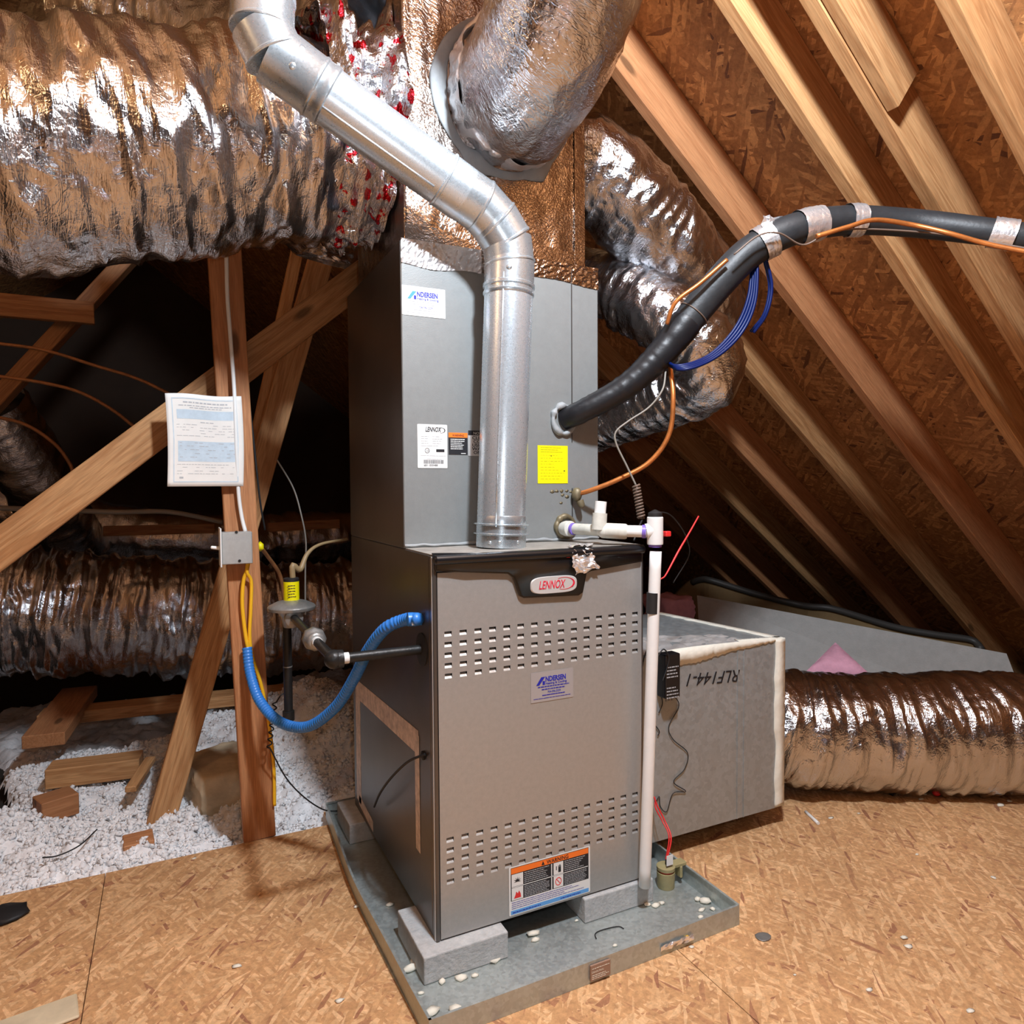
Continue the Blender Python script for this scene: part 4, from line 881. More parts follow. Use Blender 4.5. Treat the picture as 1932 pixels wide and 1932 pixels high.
# ------------------------------------------------------------------ return air box at the right
yb_ = 0.125; BZ0, BZ1 = 0.064, 0.568; bx1 = 1.141
ret = thing('return_box', (0.84, 0.30, BZ0), 'sheet metal return air box with cream sealed edges right of the furnace', 'duct box')
bk = (1.085, 0.64)
P2 = [(Wf+0.003, yb_), (bx1, yb_), bk, (Wf+0.003, 0.64)]
V = [(x, y, BZ0) for x, y in P2]+[(x, y, BZ1) for x, y in P2]
pymesh('body', V, [(0, 3, 2, 1), (4, 5, 6, 7), (0, 1, 5, 4), (1, 2, 6, 5), (2, 3, 7, 6), (3, 0, 4, 7)], M['galv_box'], ret)
def by(px, py): return at(px, py, y=yb_-0.001)
for px_ in (1404, 1392):
    p = by(px_, 1300); box('seam', (p[0]-0.0012, yb_-0.002, BZ0), (p[0]+0.0012, yb_, BZ1), M['galv_box'], ret)
def mastic_strip(name, pts_top, pts_bot, y, parent, t=0.004, nseed=1):
    rs_ = np.random.RandomState(nseed); n = 60
    A = catmull(pts_top, n); B = catmull(pts_bot, n); V = []; F = []
    for i in range(n):
        e = (rs_.rand()-0.5)*0.006
        for p, dz in ((A[i], 0), (B[i], e)):
            V.append((p[0], y, p[2]+dz)); V.append((p[0], y-t*(0.6+0.5*rs_.rand()), p[2]+dz*0.8))
    for i in range(n-1):
        a_, b_ = 4*i, 4*i+4
        F += [(a_+1, b_+1, b_+3, a_+3), (a_, a_+2, b_+2, b_), (a_, b_, b_+1, a_+1), (a_+2, a_+3, b_+3, b_+2)]
    return pymesh(name, V, F, M['mastic'], parent, True)
mastic_strip('mastic_edge', [by(1236, 1232), by(1290, 1222), by(1379, 1212), by(1480, 1203)], [by(1236, 1255), by(1290, 1254), by(1350, 1238), by(1385, 1228), by(1450, 1212), by(1480, 1208)], yb_, ret, nseed=2)
def mastic_v(name, x0, x1, z0, z1, y, parent, seed):
    rs_ = np.random.RandomState(seed); n = 50; V = []; F = []
    nz = np.interp(np.linspace(0, 1, n), np.linspace(0, 1, 14), rs_.rand(14))
    for i in range(n):
        z = z0+(z1-z0)*i/(n-1); e = 0.010*(nz[i]-0.5)
        V += [(x0+e, y, z), (x0+e, y-0.004, z), (x1, y-0.005, z), (x1, y+0.002, z)]
    for i in range(n-1):
        a_, b_ = 4*i, 4*i+4; F += [(a_, b_, b_+1, a_+1), (a_+1, b_+1, b_+2, a_+2), (a_+2, b_+2, b_+3, a_+3)]
    F += [(0, 1, 2, 3), ((n-1)*4+3, (n-1)*4+2, (n-1)*4+1, (n-1)*4)]
    return pymesh(name, V, F, M['mastic'], parent, True)
mastic_v('mastic_edge', bx1-0.032, bx1+0.003, BZ0+0.004, BZ1+0.002, yb_, ret, 3)
# top: mastic rim along the slanting back edge and foil sheet
def mast_top(pts, w, z, seed):
    rs_ = np.random.RandomState(seed); C = catmull(pts, 40); T = np.gradient(C, axis=0); T /= np.linalg.norm(T, axis=1)[:, None]; V = []; F = []
    for c, t in zip(C, T):
        n_ = np.array([-t[1], t[0], 0]); e1, e2 = w*(0.8+0.4*rs_.rand()), w*(0.2)
        V += [c+n_*e1+np.array([0, 0, 0.0005]), c+n_*e1*0.9+np.array([0, 0, 0.004]), c-n_*e2*0.9+np.array([0, 0, 0.004]), c-n_*e2+np.array([0, 0, 0.0005])]
    for i in range(len(C)-1):
        a_, b_ = 4*i, 4*i+4; F += [(a_, a_+1, b_+1, b_), (a_+1, a_+2, b_+2, b_+1), (a_+2, a_+3, b_+3, b_+2)]
    return pymesh('mastic_edge', V, F, M['mastic'], ret, True)
mast_top([(bx1, yb_+0.01, BZ1), (1.12, 0.32, BZ1), (1.085, 0.63, BZ1)], 0.022, BZ1, 5)
mast_top([(bx1-0.15, yb_+0.03, BZ1), (bx1-0.06, yb_+0.01, BZ1), (bx1, yb_+0.002, BZ1)], 0.02, BZ1, 6)
def topfoil(u, v): return (0.62+0.40*u, yb_+0.02+0.24*v*(1-0.55*u), BZ1+0.001), (0, 0, 1)
crumple('foil_cover', topfoil, 22, 10, 0.006, 13, M['silver_sheet'], ret)
# marker writing, upside down
p = by(1398, 1262)
text('marker_writing', 'RLF144-1', 0.050, (p[0], yb_-0.0012, p[2]-0.002), (-1, 0, 0.06), (-0.0, 0, -1), M['black_print'], ret, shear=0.35, xs=1.02, extr=0.0002)
# ------------------------------------------------------------------ power supply with leads on the box
ps = thing('power_adapter', by(1252, 1315), 'small black power adapter with grey print hanging on the return box', 'adapter')
a = by(1238, 1230); b = by(1266, 1308)
box('case', (a[0], yb_-0.040, b[2]), (b[0], yb_-0.004, a[2]), M['black_plastic'], ps, 0.004, 2)
prints('small_print', words(a[0]+0.004, b[0]-0.004, a[2]-0.03, a[2]-0.065, 4, 0.003, 51, 0.008, 0.002)+words(a[0]+0.004, b[0]-0.004, a[2]-0.085, a[2]-0.12, 4, 0.003, 52, 0.008, 0.002), yb_-0.0402, M['grey_print'], ps, 0.0003)
for k in range(3): lathe('terminal', (a[0]+0.015+0.010*k, yb_-0.025, b[2]), (a[0]+0.015+0.010*k, yb_-0.025, b[2]-1), [(0, 0.003), (0.010, 0.003)], M['zinc'], ps, 8)
def bw_(px, py, dy=0.004): return at(px, py, y=yb_-dy)
wire('lead', [bw_(1243, 1300), bw_(1250, 1325), bw_(1243, 1345)], 0.0014, M['black_matt'], parent=ps)
wire('lead', [bw_(1262, 1303, 0.02), bw_(1281, 1330), bw_(1262, 1370), bw_(1270, 1395), bw_(1297, 1420), bw_(1292, 1450), bw_(1271, 1475), bw_(1294, 1493), bw_(1270, 1497), bw_(1258, 1531), bw_(1246, 1522), bw_(1244, 1503), bw_(1238, 1512)], 0.0013, M['black_matt'], parent=ps, n=150)
wire('lead', [bw_(1240, 1240, 0.045), bw_(1252, 1225, 0.045), bw_(1262, 1240, 0.045), bw_(1258, 1262, 0.044), bw_(1250, 1285, 0.044)], 0.0018, M['black_matt'], parent=ps)
wire('lead', [bw_(1236, 1205, 0.03), bw_(1224, 1220, 0.03), bw_(1216, 1238, 0.03), bw_(1212, 1258, 0.03)], 0.0016, M['black_matt'], parent=ps)
wire('lead', [bw_(1236, 1368), bw_(1244, 1380), bw_(1241, 1388)], 0.0014, M['black_matt'], parent=ps)
# ------------------------------------------------------------------ float switch in the pan
fc = np.array([0.628, 0.028, 0.0037])
fs_ = thing('float_switch', fc, 'olive plastic float switch clipped to the pan wall right of the white pipe', 'switch')
lathe('float_cup', fc, fc+np.array([0, 0, 1]), [(0, 0.021), (0.002, 0.022), (0.040, 0.023), (0.041, 0.020)], M['olive'], fs_, 32)
lathe('float_cap', fc+np.array([0, 0, 0.046]), fc+np.array([0, 0, 1]), [(0, 0.023), (0.008, 0.0235), (0.010, 0.020)], M['olive'], fs_, 32)
lathe('red_ring', fc+np.array([0, 0, 0.040]), fc+np.array([0, 0, 1]), [(0, 0.019), (0.007, 0.019)], M['red'], fs_, 24)
box('clip_arm', (fc[0]+0.012, fc[1]-0.012, 0.050), (fc[0]+0.058, fc[1]+0.012, 0.060), M['olive'], fs_, 0.002)
box('clip_plate', (fc[0]+0.036, fc[1]-0.014, 0.022), (fc[0]+0.044, fc[1]+0.014, 0.052), M['olive'], fs_, 0.002)
box('white_tag', (fc[0]-0.010, fc[1]-0.016, 0.066), (fc[0]+0.010, fc[1]-0.0150, 0.092), M['white'], fs_)
lathe('stem', fc+np.array([0.004, 0, 0.056]), fc+np.array([0.004, 0, 1]), [(0, 0.005), (0.016, 0.004)], M['black_matt'], fs_, 12)
wire('red_lead', [fc+np.array([0.004, 0, 0.07]), at(1266, 1580, y=0.04), at(1254, 1548, y=0.07), at(1240, 1520, y=0.09), at(1234, 1503, y=0.10)], 0.0021, M['red'], parent=fs_)
wire('red_lead', [fc+np.array([0.000, 0, 0.07]), at(1262, 1578, y=0.04), at(1250, 1550, y=0.07), at(1237, 1525, y=0.09), at(1236, 1508, y=0.10)], 0.0018, M['red'], parent=fs_)
# ------------------------------------------------------------------ PVC condensate drain
pv = thing('drain_pipe', (0.53, -0.04, 0.085), 'white plastic condensate pipe with tee dropping down the furnace front right edge', 'pipe')
PT = np.array([0.543, -0.040]); PB = np.array([0.517, -0.032])
pb = at(1216, 1672, y=-0.032); ptp = at(1237, 1040, y=-0.04)
tube('down_pipe', [pb, at(1222, 1500, y=-0.034), at(1229, 1280, y=-0.037), ptp], 0.0140, M['pvc'], pv, n=20, nv=28)
a = at(1232, 1118, y=-0.0385); b = at(1231, 1157, y=-0.038); lathe('black_tape', b, a, [(0, 0.0148), (np.linalg.norm(a-b), 0.0148)], M['black_matt'], pv, 28)
tcn = at(1236, 1000, y=-0.04); tt = at(1236, 975, y=-0.04); tbm = at(1236, 1027, y=-0.04)
lathe('tee', tbm, tt, [(0, 0.0185), (0.004, 0.019), (np.linalg.norm(tt-tbm)-0.002, 0.019), (np.linalg.norm(tt-tbm), 0.0175)], M['pvc'], pv, 32)
lathe('purple_ring', at(1236, 1032, y=-0.04), tbm, [(0, 0.0152), (0.008, 0.0152)], M['purple'], pv, 28)
lathe('black_cap', tt-np.array([0, 0, 0.001]), tt+np.array([0, 0, 1]), [(0, 0.0165), (0.010, 0.0165), (0.013, 0.012), (0.018, 0.002)], M['black_matt'], pv, 28)
h0 = at(1222, 1003, y=-0.032); h1 = at(1140, 1001, y=0.03); h2 = at(1065, 997, y=0.175)
hd = (h1-h0)/np.linalg.norm(h1-h0)
lathe('tee_branch', tcn, h0+hd*0.004, [(0, 0.018), (np.linalg.norm(h0+hd*0.004-tcn), 0.0185)], M['pvc'], pv, 28)
lathe('purple_ring', h0+hd*0.004, h1, [(0, 0.0158), (0.009, 0.0158)], M['purple'], pv, 28)
tube('cross_pipe', [h0, h1], 0.0140, M['pvc'], pv, n=4, nv=26)
j0 = at(1178, 1003, y=0.00); lathe('elbow_fitting', at(1183, 1003, y=-0.003), h1, [(0, 0.0165), (0.004, 0.0185), (np.linalg.norm(h1-at(1183, 1003, y=-0.003))-0.004, 0.0185), (np.linalg.norm(h1-at(1183, 1003, y=-0.003)), 0.016)], M['pvc_old'], pv, 28)
blob('elbow_fitting', h1, 0.0185, M['pvc_old'], pv, 2, sub=3, rough=0.0)
tube('stub_pipe', [h1, h2+np.array([0, 0.03, 0])], 0.0140, M['pvc_old'], pv, n=4, nv=26)
k0 = h2+(h1-h2)*0.05; lathe('bushing', k0, h1, [(-0.012, 0.017), (0.0, 0.020), (0.016, 0.020), (0.018, 0.017)], M['pvc_old'], pv, 24)
lathe('purple_ring', h2+(h1-h2)*0.22, h1, [(0, 0.0152), (0.007, 0.0152)], M['purple'], pv, 26)
v0 = at(1130, 990, y=0.035); v1 = at(1132, 968, y=0.035); v2 = at(1134, 946, y=0.035)
lathe('vent_socket', v0-np.array([0, 0, 0.012]), v1, [(0, 0.0175), (np.linalg.norm(v1-v0)+0.012, 0.0175)], M['pvc_old'], pv, 26)
lathe('vent_stub', v1, v2, [(0, 0.0138), (np.linalg.norm(v2-v1), 0.0138)], M['pvc'], pv, 26)
a = at(1262, 1006, y=-0.035); box('red_clip', (a[0]-0.012, -0.040, a[2]-0.008), (a[0]+0.004, -0.026, a[2]+0.005), M['red'], pv, 0.002)
tube('red_ring', [tcn+np.array([0.018+0.004*math.cos(t), 0.004, 0.016*math.sin(t)]) for t in np.linspace(-1.6, 1.6, 12)], 0.003, M['red'], pv, n=24, nv=8)
rt = wire('cable_tie', [at(1242, 1094, y=-0.034), at(1249, 1091, y=-0.034), at(1257, 1083, y=-0.036), at(1280, 1040, y=-0.03), at(1300, 1006, y=-0.02), at(1318, 974, y=-0.01)], [0.0016, 0.0022, 0.0026, 0.0024, 0.0022, 0.0020], M['red'], 'long red plastic tie sticking up from the white drain pipe', 'tie')
# ------------------------------------------------------------------ refrigerant line set
ln = thing('refrigerant_line', at(1064, 791, y=0.185), 'thick black insulated refrigerant line curving from the coil cabinet to the right', 'pipe')
LP = [at(1064, 791, y=0.20), at(1100, 775, y=0.155), at(1180, 730, y=0.10), at(1245, 670, y=0.06), at(1310, 590, y=0.02), at(1362, 528, y=-0.02), at(1420, 472, y=-0.06), at(1500, 432, y=-0.11), at(1600, 416, y=-0.15), at(1720, 421, y=-0.22), at(1860, 437, y=-0.345), at(1990, 455, y=-0.45)]
LR = [0.027, 0.029, 0.033, 0.038, 0.040, 0.040, 0.038, 0.036, 0.034, 0.033, 0.031, 0.030]
C = catmull(LP, 220); rr_ = np.interp(np.linspace(0, 1, 220), np.linspace(0, 1, len(LR)), LR)
cut = 62
tube('insulation_sleeve', C[cut:], rr_[cut:], M['rubber'], ln, raw=True, nv=32)
rs = np.random.RandomState(5); rj = rr_[:cut+4]*(1.01+0.05*rs.rand(cut+4))
Vt, Ft = sweep(C[:cut+4], rj[:, None]*(1+0.03*rs.rand(cut+4, 20)), 20)
fastmesh('tape_wrap', Vt, Ft, M['tape_black'], ln, True)
def near(px, py):
    best = min(range(len(C)), key=lambda i: np.linalg.norm(C[i]-at(px, py, y=C[i][1]))); return best
def band(px, py, half, mat, name='foil_band', seed=1, jag=0.06):
    i = near(px, py); seg = C[max(0, i-half):i+half+1]; rs_ = np.random.RandomState(seed); seg = catmull(list(seg), 14)
    V, F = sweep(seg, (rr_[i]+0.0035)*(1+jag*rs_.rand(len(seg), 26)), 26); fastmesh(name, V, F, mat, ln, False)
band(1530, 428, 5, M['foil_tape'], seed=3); band(1610, 416, 3, M['foil_tape'], seed=4); band(1890, 442, 4, M['foil_tape'], seed=5); band(1445, 455, 3, M['foil_tape'], seed=6)
a = at(1440, 425, y=-0.08)
def flag(u, v): return (a[0]-0.02+0.06*u, a[1]-0.015, a[2]+0.012-0.03*v+0.006*u), (0, -1, 0.4)
crumple('foil_flap', flag, 8, 5, 0.012, 15, M['foil_tape'], ln)
i = near(1305, 588); tube('wire_loop', [C[i]+(rr_[i]+0.001)*(math.cos(t)*frames(C)[1][i]+math.sin(t)*frames(C)[2][i]) for t in np.linspace(0, 6.283, 20)], 0.0016, M['brown_wire'], ln, n=40, nv=6)
# copper liquid line
cl = thing('copper_line', at(1090, 935, y=yc), 'orange copper tube looping from the cabinet up and along the black line', 'pipe')
tube('tube', [at(1090, 932, y=0.176), at(1115, 925, y=0.15), at(1165, 905, y=0.11), at(1225, 872, y=0.07), at(1262, 820, y=0.04), at(1270, 750, y=0.03), at(1264, 690, y=0.055)], 0.0062, M['copper'], cl, n=90, nv=12)
tube('tube', [at(1258, 612, y=0.02), at(1275, 570, y=-0.005), at(1320, 535, y=-0.035), at(1372, 490, y=-0.07)], 0.0052, M['copper'], cl, n=40, nv=10)
tube('tube', [at(1540, 446, y=-0.165), at(1600, 428, y=-0.20), at(1650, 415, y=-0.225), at(1720, 424, y=-0.262), at(1790, 440, y=-0.325), at(1870, 462, y=-0.385), at(1990, 485, y=-0.48)], 0.0058, M['copper'], cl, n=60, nv=10)
a = at(1088, 932, y=0.176); blob('brazed_elbow', a, 0.014, M['brass'], cl, 4, (1, 1, 1.3), 2, 0.15)
a2_ = at(1094, 945, y=0.17); lathe('elbow_stub', a2_, a2_+np.array([0.004, -0.006, -0.016]), [(0, 0.010), (0.012, 0.009), (0.018, 0.005)], M['brass'], cl, 14)
# thermostat wire along the line set, ending in a coil of wire
tw = thing('thermostat_wire', at(1203, 980, y=0.06), 'thin brown control wire with a tight coil hanging right of the cabinet', 'wire')
coilpts = []
p0 = at(1200, 915, y=0.06); p1 = at(1210, 978, y=0.05)
ax_ = (p1-p0)/np.linalg.norm(p1-p0); L_ = np.linalg.norm(p1-p0); e1 = np.cross(ax_, [0, 1, 0]); e1 /= np.linalg.norm(e1); e2 = np.cross(ax_, e1)
for t in np.linspace(0, 1, 240):
    a_ = t*2*math.pi*11; coilpts.append(p0+ax_*L_*t+0.0085*(math.cos(a_)*e1+math.sin(a_)*e2))
tube('coil', coilpts, 0.0026, M['brown_wire'], tw, raw=True, nv=8)
tube('strand', [at(1200, 916, y=0.06), at(1183, 880, y=0.07), at(1163, 838, y=0.08), at(1162, 815, y=0.08), at(1185, 795, y=0.07), at(1225, 768, y=0.05), at(1250, 735, y=0.035), at(1256, 700, y=0.05)], 0.0024, M['grey_wire'], tw, n=80, nv=8)
tube('strand', [at(1385, 480, y=-0.095), at(1430, 445, y=-0.12), at(1470, 440, y=-0.135), at(1515, 462, y=-0.14), at(1560, 442, y=-0.175), at(1620, 432, y=-0.20), at(1760, 440, y=-0.285), at(1870, 457, y=-0.375), at(1990, 478, y=-0.475)], 0.0022, M['brown_wire'], tw, n=90, nv=8)
tube('strand', [at(1212, 980, y=0.05), at(1203, 1000, y=0.03), at(1196, 1020, y=0.02)], 0.0024, M['black_matt'], tw, n=20, nv=8)
wire('black_wire', [at(1238, 966, y=-0.04), at(1262, 970, y=-0.02), at(1283, 992, y=0.02), at(1297, 1020, y=0.08), at(1299, 1050, y=0.12), at(1270, 1100, y=0.14)], 0.0016, M['black_matt'], 'thin black wire arching from the drain tee cap', 'wire')
# blue cable coil hanging from the line
bl = thing('blue_cable', at(1425, 490, y=-0.06), 'coil of dark blue cables hung from the black line in front of the looped duct', 'cable')
for k in range(4):
    dx = k*3.2; dy = k*0.006
    tube('strand', [at(1420+dx, 478, y=-0.05-dy), at(1412+dx*1.3, 560+dx, y=-0.05-dy), at(1385+dx*1.2, 622+dx, y=-0.035-dy), at(1335+dx, 672+dx*0.6, y=-0.015-dy), at(1275+dx, 690+dx*0.8, y=0.01-dy), at(1250, 668+dx, y=0.10)], 0.0040, M['blue_cable'], bl, n=60, nv=10)
for k in range(2):
    dx = 14+k*6; dy = k*0.01
    tube('strand', [at(1432+dx*0.6, 484, y=-0.06-dy), at(1442+dx*0.7, 540, y=-0.06-dy), at(1432+dx*0.7, 592, y=-0.05-dy), at(1402+dx, 622+dx*0.3, y=-0.02-dy)], 0.0040, M['blue_cable'], bl, n=40, nv=10)

# ------------------------------------------------------------------ left framing
def board(label, p0, p1, w, h, up, mat='pine', name='brace', group='framing boards on the left', ext=(0, 0)):
    p0 = np.array(p0); p1 = np.array(p1); d_ = (p1-p0)/np.linalg.norm(p1-p0)
    o = beam(name, p0-d_*ext[0], p1+d_*ext[1], w, h, up, M[mat]); tag(o, label, 'board', group); return o
P0 = np.array([-0.2705, 0.757+0.019, 0.0]); P1 = at(424, 490, y=0.795)
pd = (P1-P0)/np.linalg.norm(P1-P0)
post = beam('post', P0-pd*0.001, P0+pd*2.12, 0.089, 0.038, (0, -1, 0), M['pine_red']); tag(post, 'upright reddish wooden post carrying the grey switch box and the paper', 'post')
board('long diagonal brace slanting up to the right behind the post and paper', at(0, 1035, y=0.87), at(660, 540, y=0.87), 0.038, 0.094, (0, 0, 1), ext=(0.8, 0.35))
board('leaning board behind the post with its foot in the white insulation', at(318, 1500, y=1.16), at(585, 560, y=1.22), 0.085, 0.040, (0, -1, 0), ext=(0.1, 0.5))
board('far rafter tie slanting up behind the copper tubes at the left edge', at(0, 750, y=2.1), at(190, 545, y=2.15), 0.06, 0.10, (0, -1, 0), 'pine_shaded', ext=(0.6, 0.9))
board('short level board nailed to the far sloping tie at the left edge', at(-40, 572, y=2.02), at(178, 592, y=2.05), 0.04, 0.09, (0, 0, 1), 'pine_shaded', ext=(0.3, 0))
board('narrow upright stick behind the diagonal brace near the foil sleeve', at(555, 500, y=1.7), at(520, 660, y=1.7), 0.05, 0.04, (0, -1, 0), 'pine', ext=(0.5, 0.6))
board('distant orange ledge board seen right of the post', at(505, 995, y=2.7), at(640, 988, y=2.7), 0.04, 0.05, (0, 0, 1), 'pine_shaded')
board('distant orange ledge board seen left of the post', at(195, 1002, y=2.7), at(405, 997, y=2.7), 0.04, 0.05, (0, 0, 1), 'pine_shaded')
# floor framing poking out of the insulation
board('level joist crossing the insulation below the low foil duct', (-1.0, 2.16, 0.055), (0.15, 2.05, 0.055), 0.12, 0.05, (0, 0, 1), 'pine', 'joist', ext=(0, 0))
board('stubby joist end pointing at the dark corner on the far left', (-0.935, 1.76, 0.075), (-0.875, 2.36, 0.095), 0.14, 0.05, (0, 0, 1), 'pine_red', 'joist')
board('rough log like joist half buried in the white insulation', at(92, 1462, z=0.0)+np.array([0, 0, 0.0]), at(238, 1445, z=0.0)+np.array([0.05, 0, 0]), 0.10, 0.07, (0, 0, 1), 'pine', 'joist')
board('brown joist corner left of the buried log', at(70, 1530, z=-0.01), at(140, 1508, z=-0.01), 0.09, 0.07, (0, 0, 1), 'pine_red', 'joist')
board('small brown block showing at the edge of the floor sheet', at(232, 1606, z=-0.02), at(290, 1592, z=-0.02), 0.08, 0.06, (0, 0, 1), 'pine_red', 'joist')
board('loose wood splinter lying on the white insulation', at(246, 1490, z=0.02), at(284, 1432, z=0.03), 0.035, 0.02, (0, 0, 1), 'pine', 'splinter')
# ------------------------------------------------------------------ blown insulation
def insul_h(x, y):
    return (-0.035+0.030*np.sin(3.1*x+1.7*y+0.6)*np.sin(2.3*y-1.1*x+0.4)+0.022*np.sin(9*x+1.2)*np.sin(8*y+0.7))
nx, ny = 150, 180
gx = np.linspace(-1.45, 0.75, nx); gy = np.linspace(0.762, 3.0, ny)
GX, GY = np.meshgrid(gx, gy, indexing='ij')
rs = np.random.RandomState(77)
def n2(x, y, s, seed): return vnoise(x+10, ((y+1)*s/64) % 1.0, s, 64, seed)
H = insul_h(GX, GY)+0.035*(n2(GX, GY, 16, 1)-0.5)+0.028*(n2(GX, GY, 40, 2)-0.5)+0.012*(rs.rand(nx, ny)-0.5)
# mound right of the post toward the furnace and lower dark pocket at far left
H += 0.21*np.exp(-(((GX-0.02)/0.22)**2+((GY-1.62)/0.42)**2))+0.05*np.exp(-(((GX+0.28)/0.12)**2+((GY-1.25)/0.2)**2)) - 0.14/(1+np.exp((GX+1.0+0.25*(GY-1.5))/0.02))*(GY > 1.35) - 0.18/(1+np.exp((1.98+0.3*(GX+0.9)-GY)/0.03))*0.55
H = np.where((GX > -0.085) & (GY < 0.86), np.minimum(H, -0.03), H)
H = np.where(GY < 0.80, np.minimum(H, 0.0), H)
V = np.stack([GX, GY, H], -1).reshape(-1, 3)
i, j = np.meshgrid(np.arange(nx-1), np.arange(ny-1), indexing='ij')
F = np.stack([i*ny+j, (i+1)*ny+j, (i+1)*ny+j+1, i*ny+j+1], -1).reshape(-1, 4)
gone = (GX < -1.0-0.25*(GY-1.5)+0.03*(n2(GX, GY, 20, 6)-0.5)) & (GY > 1.35)
F = F[~gone.ravel()[F].any(1)]
# loose clumps on top
ico = bmesh.new(); bmesh.ops.create_icosphere(ico, subdivisions=1, radius=1.0); ico.verts.ensure_lookup_table()
IV = np.array([v.co[:] for v in ico.verts]); IF = np.array([[v.index for v in f.verts] for f in ico.faces]); ico.free()
NC = 42000
ca = rs.rand(NC); cx_ = -1.3+1.55*rs.rand(NC); cyy = 0.755+1.75*ca**1.15; 
ii = np.clip(((cx_+1.45)/2.20*(nx-1)).astype(int), 0, nx-1); jj = np.clip(((cyy-0.762)/2.238*(ny-1)).astype(int), 0, ny-1)
keep = (H[ii, jj] > -0.10) & ~gone[ii, jj] & ~((cx_ > -0.09) & (cyy < 0.87))
cx_, cyy, ii, jj = cx_[keep], cyy[keep], ii[keep], jj[keep]; NC = len(cx_)
cz_ = H[ii, jj]+0.002; sz = 0.0030+0.0065*rs.rand(NC)**2.5
dirs = IV[None]*(1+0.55*(rs.rand(NC, len(IV), 1)-0.5)*2)*(0.6+0.8*rs.rand(NC, 1, 3))
CV = np.stack([cx_, cyy, cz_], -1)[:, None, :]+dirs*sz[:, None, None]
CF = IF[None]+np.arange(NC)[:, None, None]*len(IV)
ins = fastmesh('blown_insulation', V, F, M['insul'], None, True)
tag(ins, 'loose white blown insulation filling the joist bays beyond the floor edge', 'insulation', None, 'stuff')
insc = fastmesh('loose_clumps', CV.reshape(-1, 3), CF.reshape(-1, 3), M['insul'], ins, False); insc['kind'] = 'stuff'
def slabby(name, c, s, mat, seed, label, cat, rot=0.0, n=26, lump=0.22):
    bm = bmesh.new(); bmesh.ops.create_cube(bm, size=1.0); bmesh.ops.subdivide_edges(bm, edges=bm.edges[:], cuts=n//2, use_grid_fill=True)
    rs_ = np.random.RandomState(seed); cr, sr = math.cos(rot), math.sin(rot)
    for v in bm.verts:
        p = np.array(v.co)*np.array(s); l = np.linalg.norm(np.array(v.co))
        p *= 1+0.05*(rs_.rand()-0.5)+lump*math.sin(9*v.co.x+seed)*math.sin(8*v.co.y+1.3*seed)*math.sin(7*v.co.z+2)
        p -= 0.55*np.array(s)*np.array(v.co)*max(0, l-0.5)
        v.co = Vector((c[0]+p[0]*cr-p[1]*sr, c[1]+p[0]*sr+p[1]*cr, c[2]+p[2]))
    o = bm_obj(name, bm, mat, None, True); tag(o, label, cat); return o
slabby('insulation_batt', at(430, 1490, y=1.15)+np.array([0, 0.1, 0]), (0.26, 0.34, 0.17), M['batt'], 3, 'tan fibrous insulation batt just left of the post foot', 'insulation', 0.2, lump=0.05)
# ------------------------------------------------------------------ things on the post
YP = 0.7545
sb = thing('switch_box', at(445, 1060, y=YP), 'grey metal switch box with white plate screwed to the post', 'switch')
a = at(416, 1003, y=YP); b = at(475, 1060, y=YP)
box('box', (a[0], YP-0.048, b[2]), (b[0]-0.002, YP-0.001, a[2]), M['grey_box'], sb, 0.002)
box('cover_plate', (a[0]-0.005, YP-0.058, b[2]-0.006), (a[0]-0.001, YP+0.010, a[2]+0.012), M['white'], sb, 0.001)
lathe('toggle', (a[0]-0.004, YP-0.025, (a[2]+b[2])/2), (a[0]-1, YP-0.025, (a[2]+b[2])/2+0.15), [(0, 0.006), (0.006, 0.005), (0.022, 0.0045), (0.024, 0.002)], M['white'], sb, 12)
for px_, py_ in ((446, 1004), (452, 1058)):
    q = at(px_, py_, y=YP-0.048); lathe('screw', (q[0], YP-0.046, q[2]), (q[0], YP-1, q[2]), [(0, 0.004), (0.004, 0.004)], M['iron'], sb, 10)
text('pencil_note', 'GAS LIGHT', 0.011, (a[0]+0.010, YP-0.0485, a[2]-0.022), UXv, (0.1, 0, 1), M['grey_print'], sb, xs=0.9, extr=0.0002)
wc = wire('white_cable', [at(427, 480, y=YP-0.004), at(429, 560, y=YP-0.006), at(435, 640, y=YP-0.006), at(442, 740, y=YP-0.012), at(446, 850, y=YP-0.012), at(450, 930, y=YP-0.006), at(456, 975, y=YP-0.006), at(463, 1003, y=YP-0.012)], 0.0055, M['white'], 'flat white electric cable stapled down the front of the post', 'cable', nv=10)
tg = thing('yellow_cable', at(465, 1200, y=YP), 'pair of yellow electric cables running down the post below the switch box', 'cable')
tube('strand', [at(470, 1056, y=YP-0.02), at(465, 1078, y=YP-0.014), at(459, 1098, y=YP-0.008), at(457, 1140, y=YP-0.006), at(462, 1190, y=YP-0.006), at(468, 1225, y=YP-0.010)], 0.0055, M['yellow_cable'], tg, nv=10)
tube('strand', [at(468, 1058, y=YP-0.02), at(466, 1080, y=YP-0.018), at(474, 1098, y=YP-0.008), at(473, 1150, y=YP-0.006), at(471, 1200, y=YP-0.006), at(476, 1238, y=YP-0.006), at(492, 1290, y=YP-0.004), at(505, 1350, y=YP-0.003), at(516, 1440, y=YP-0.003), at(518, 1520, y=YP-0.002)], 0.005, M['yellow_cable'], tg, nv=10)
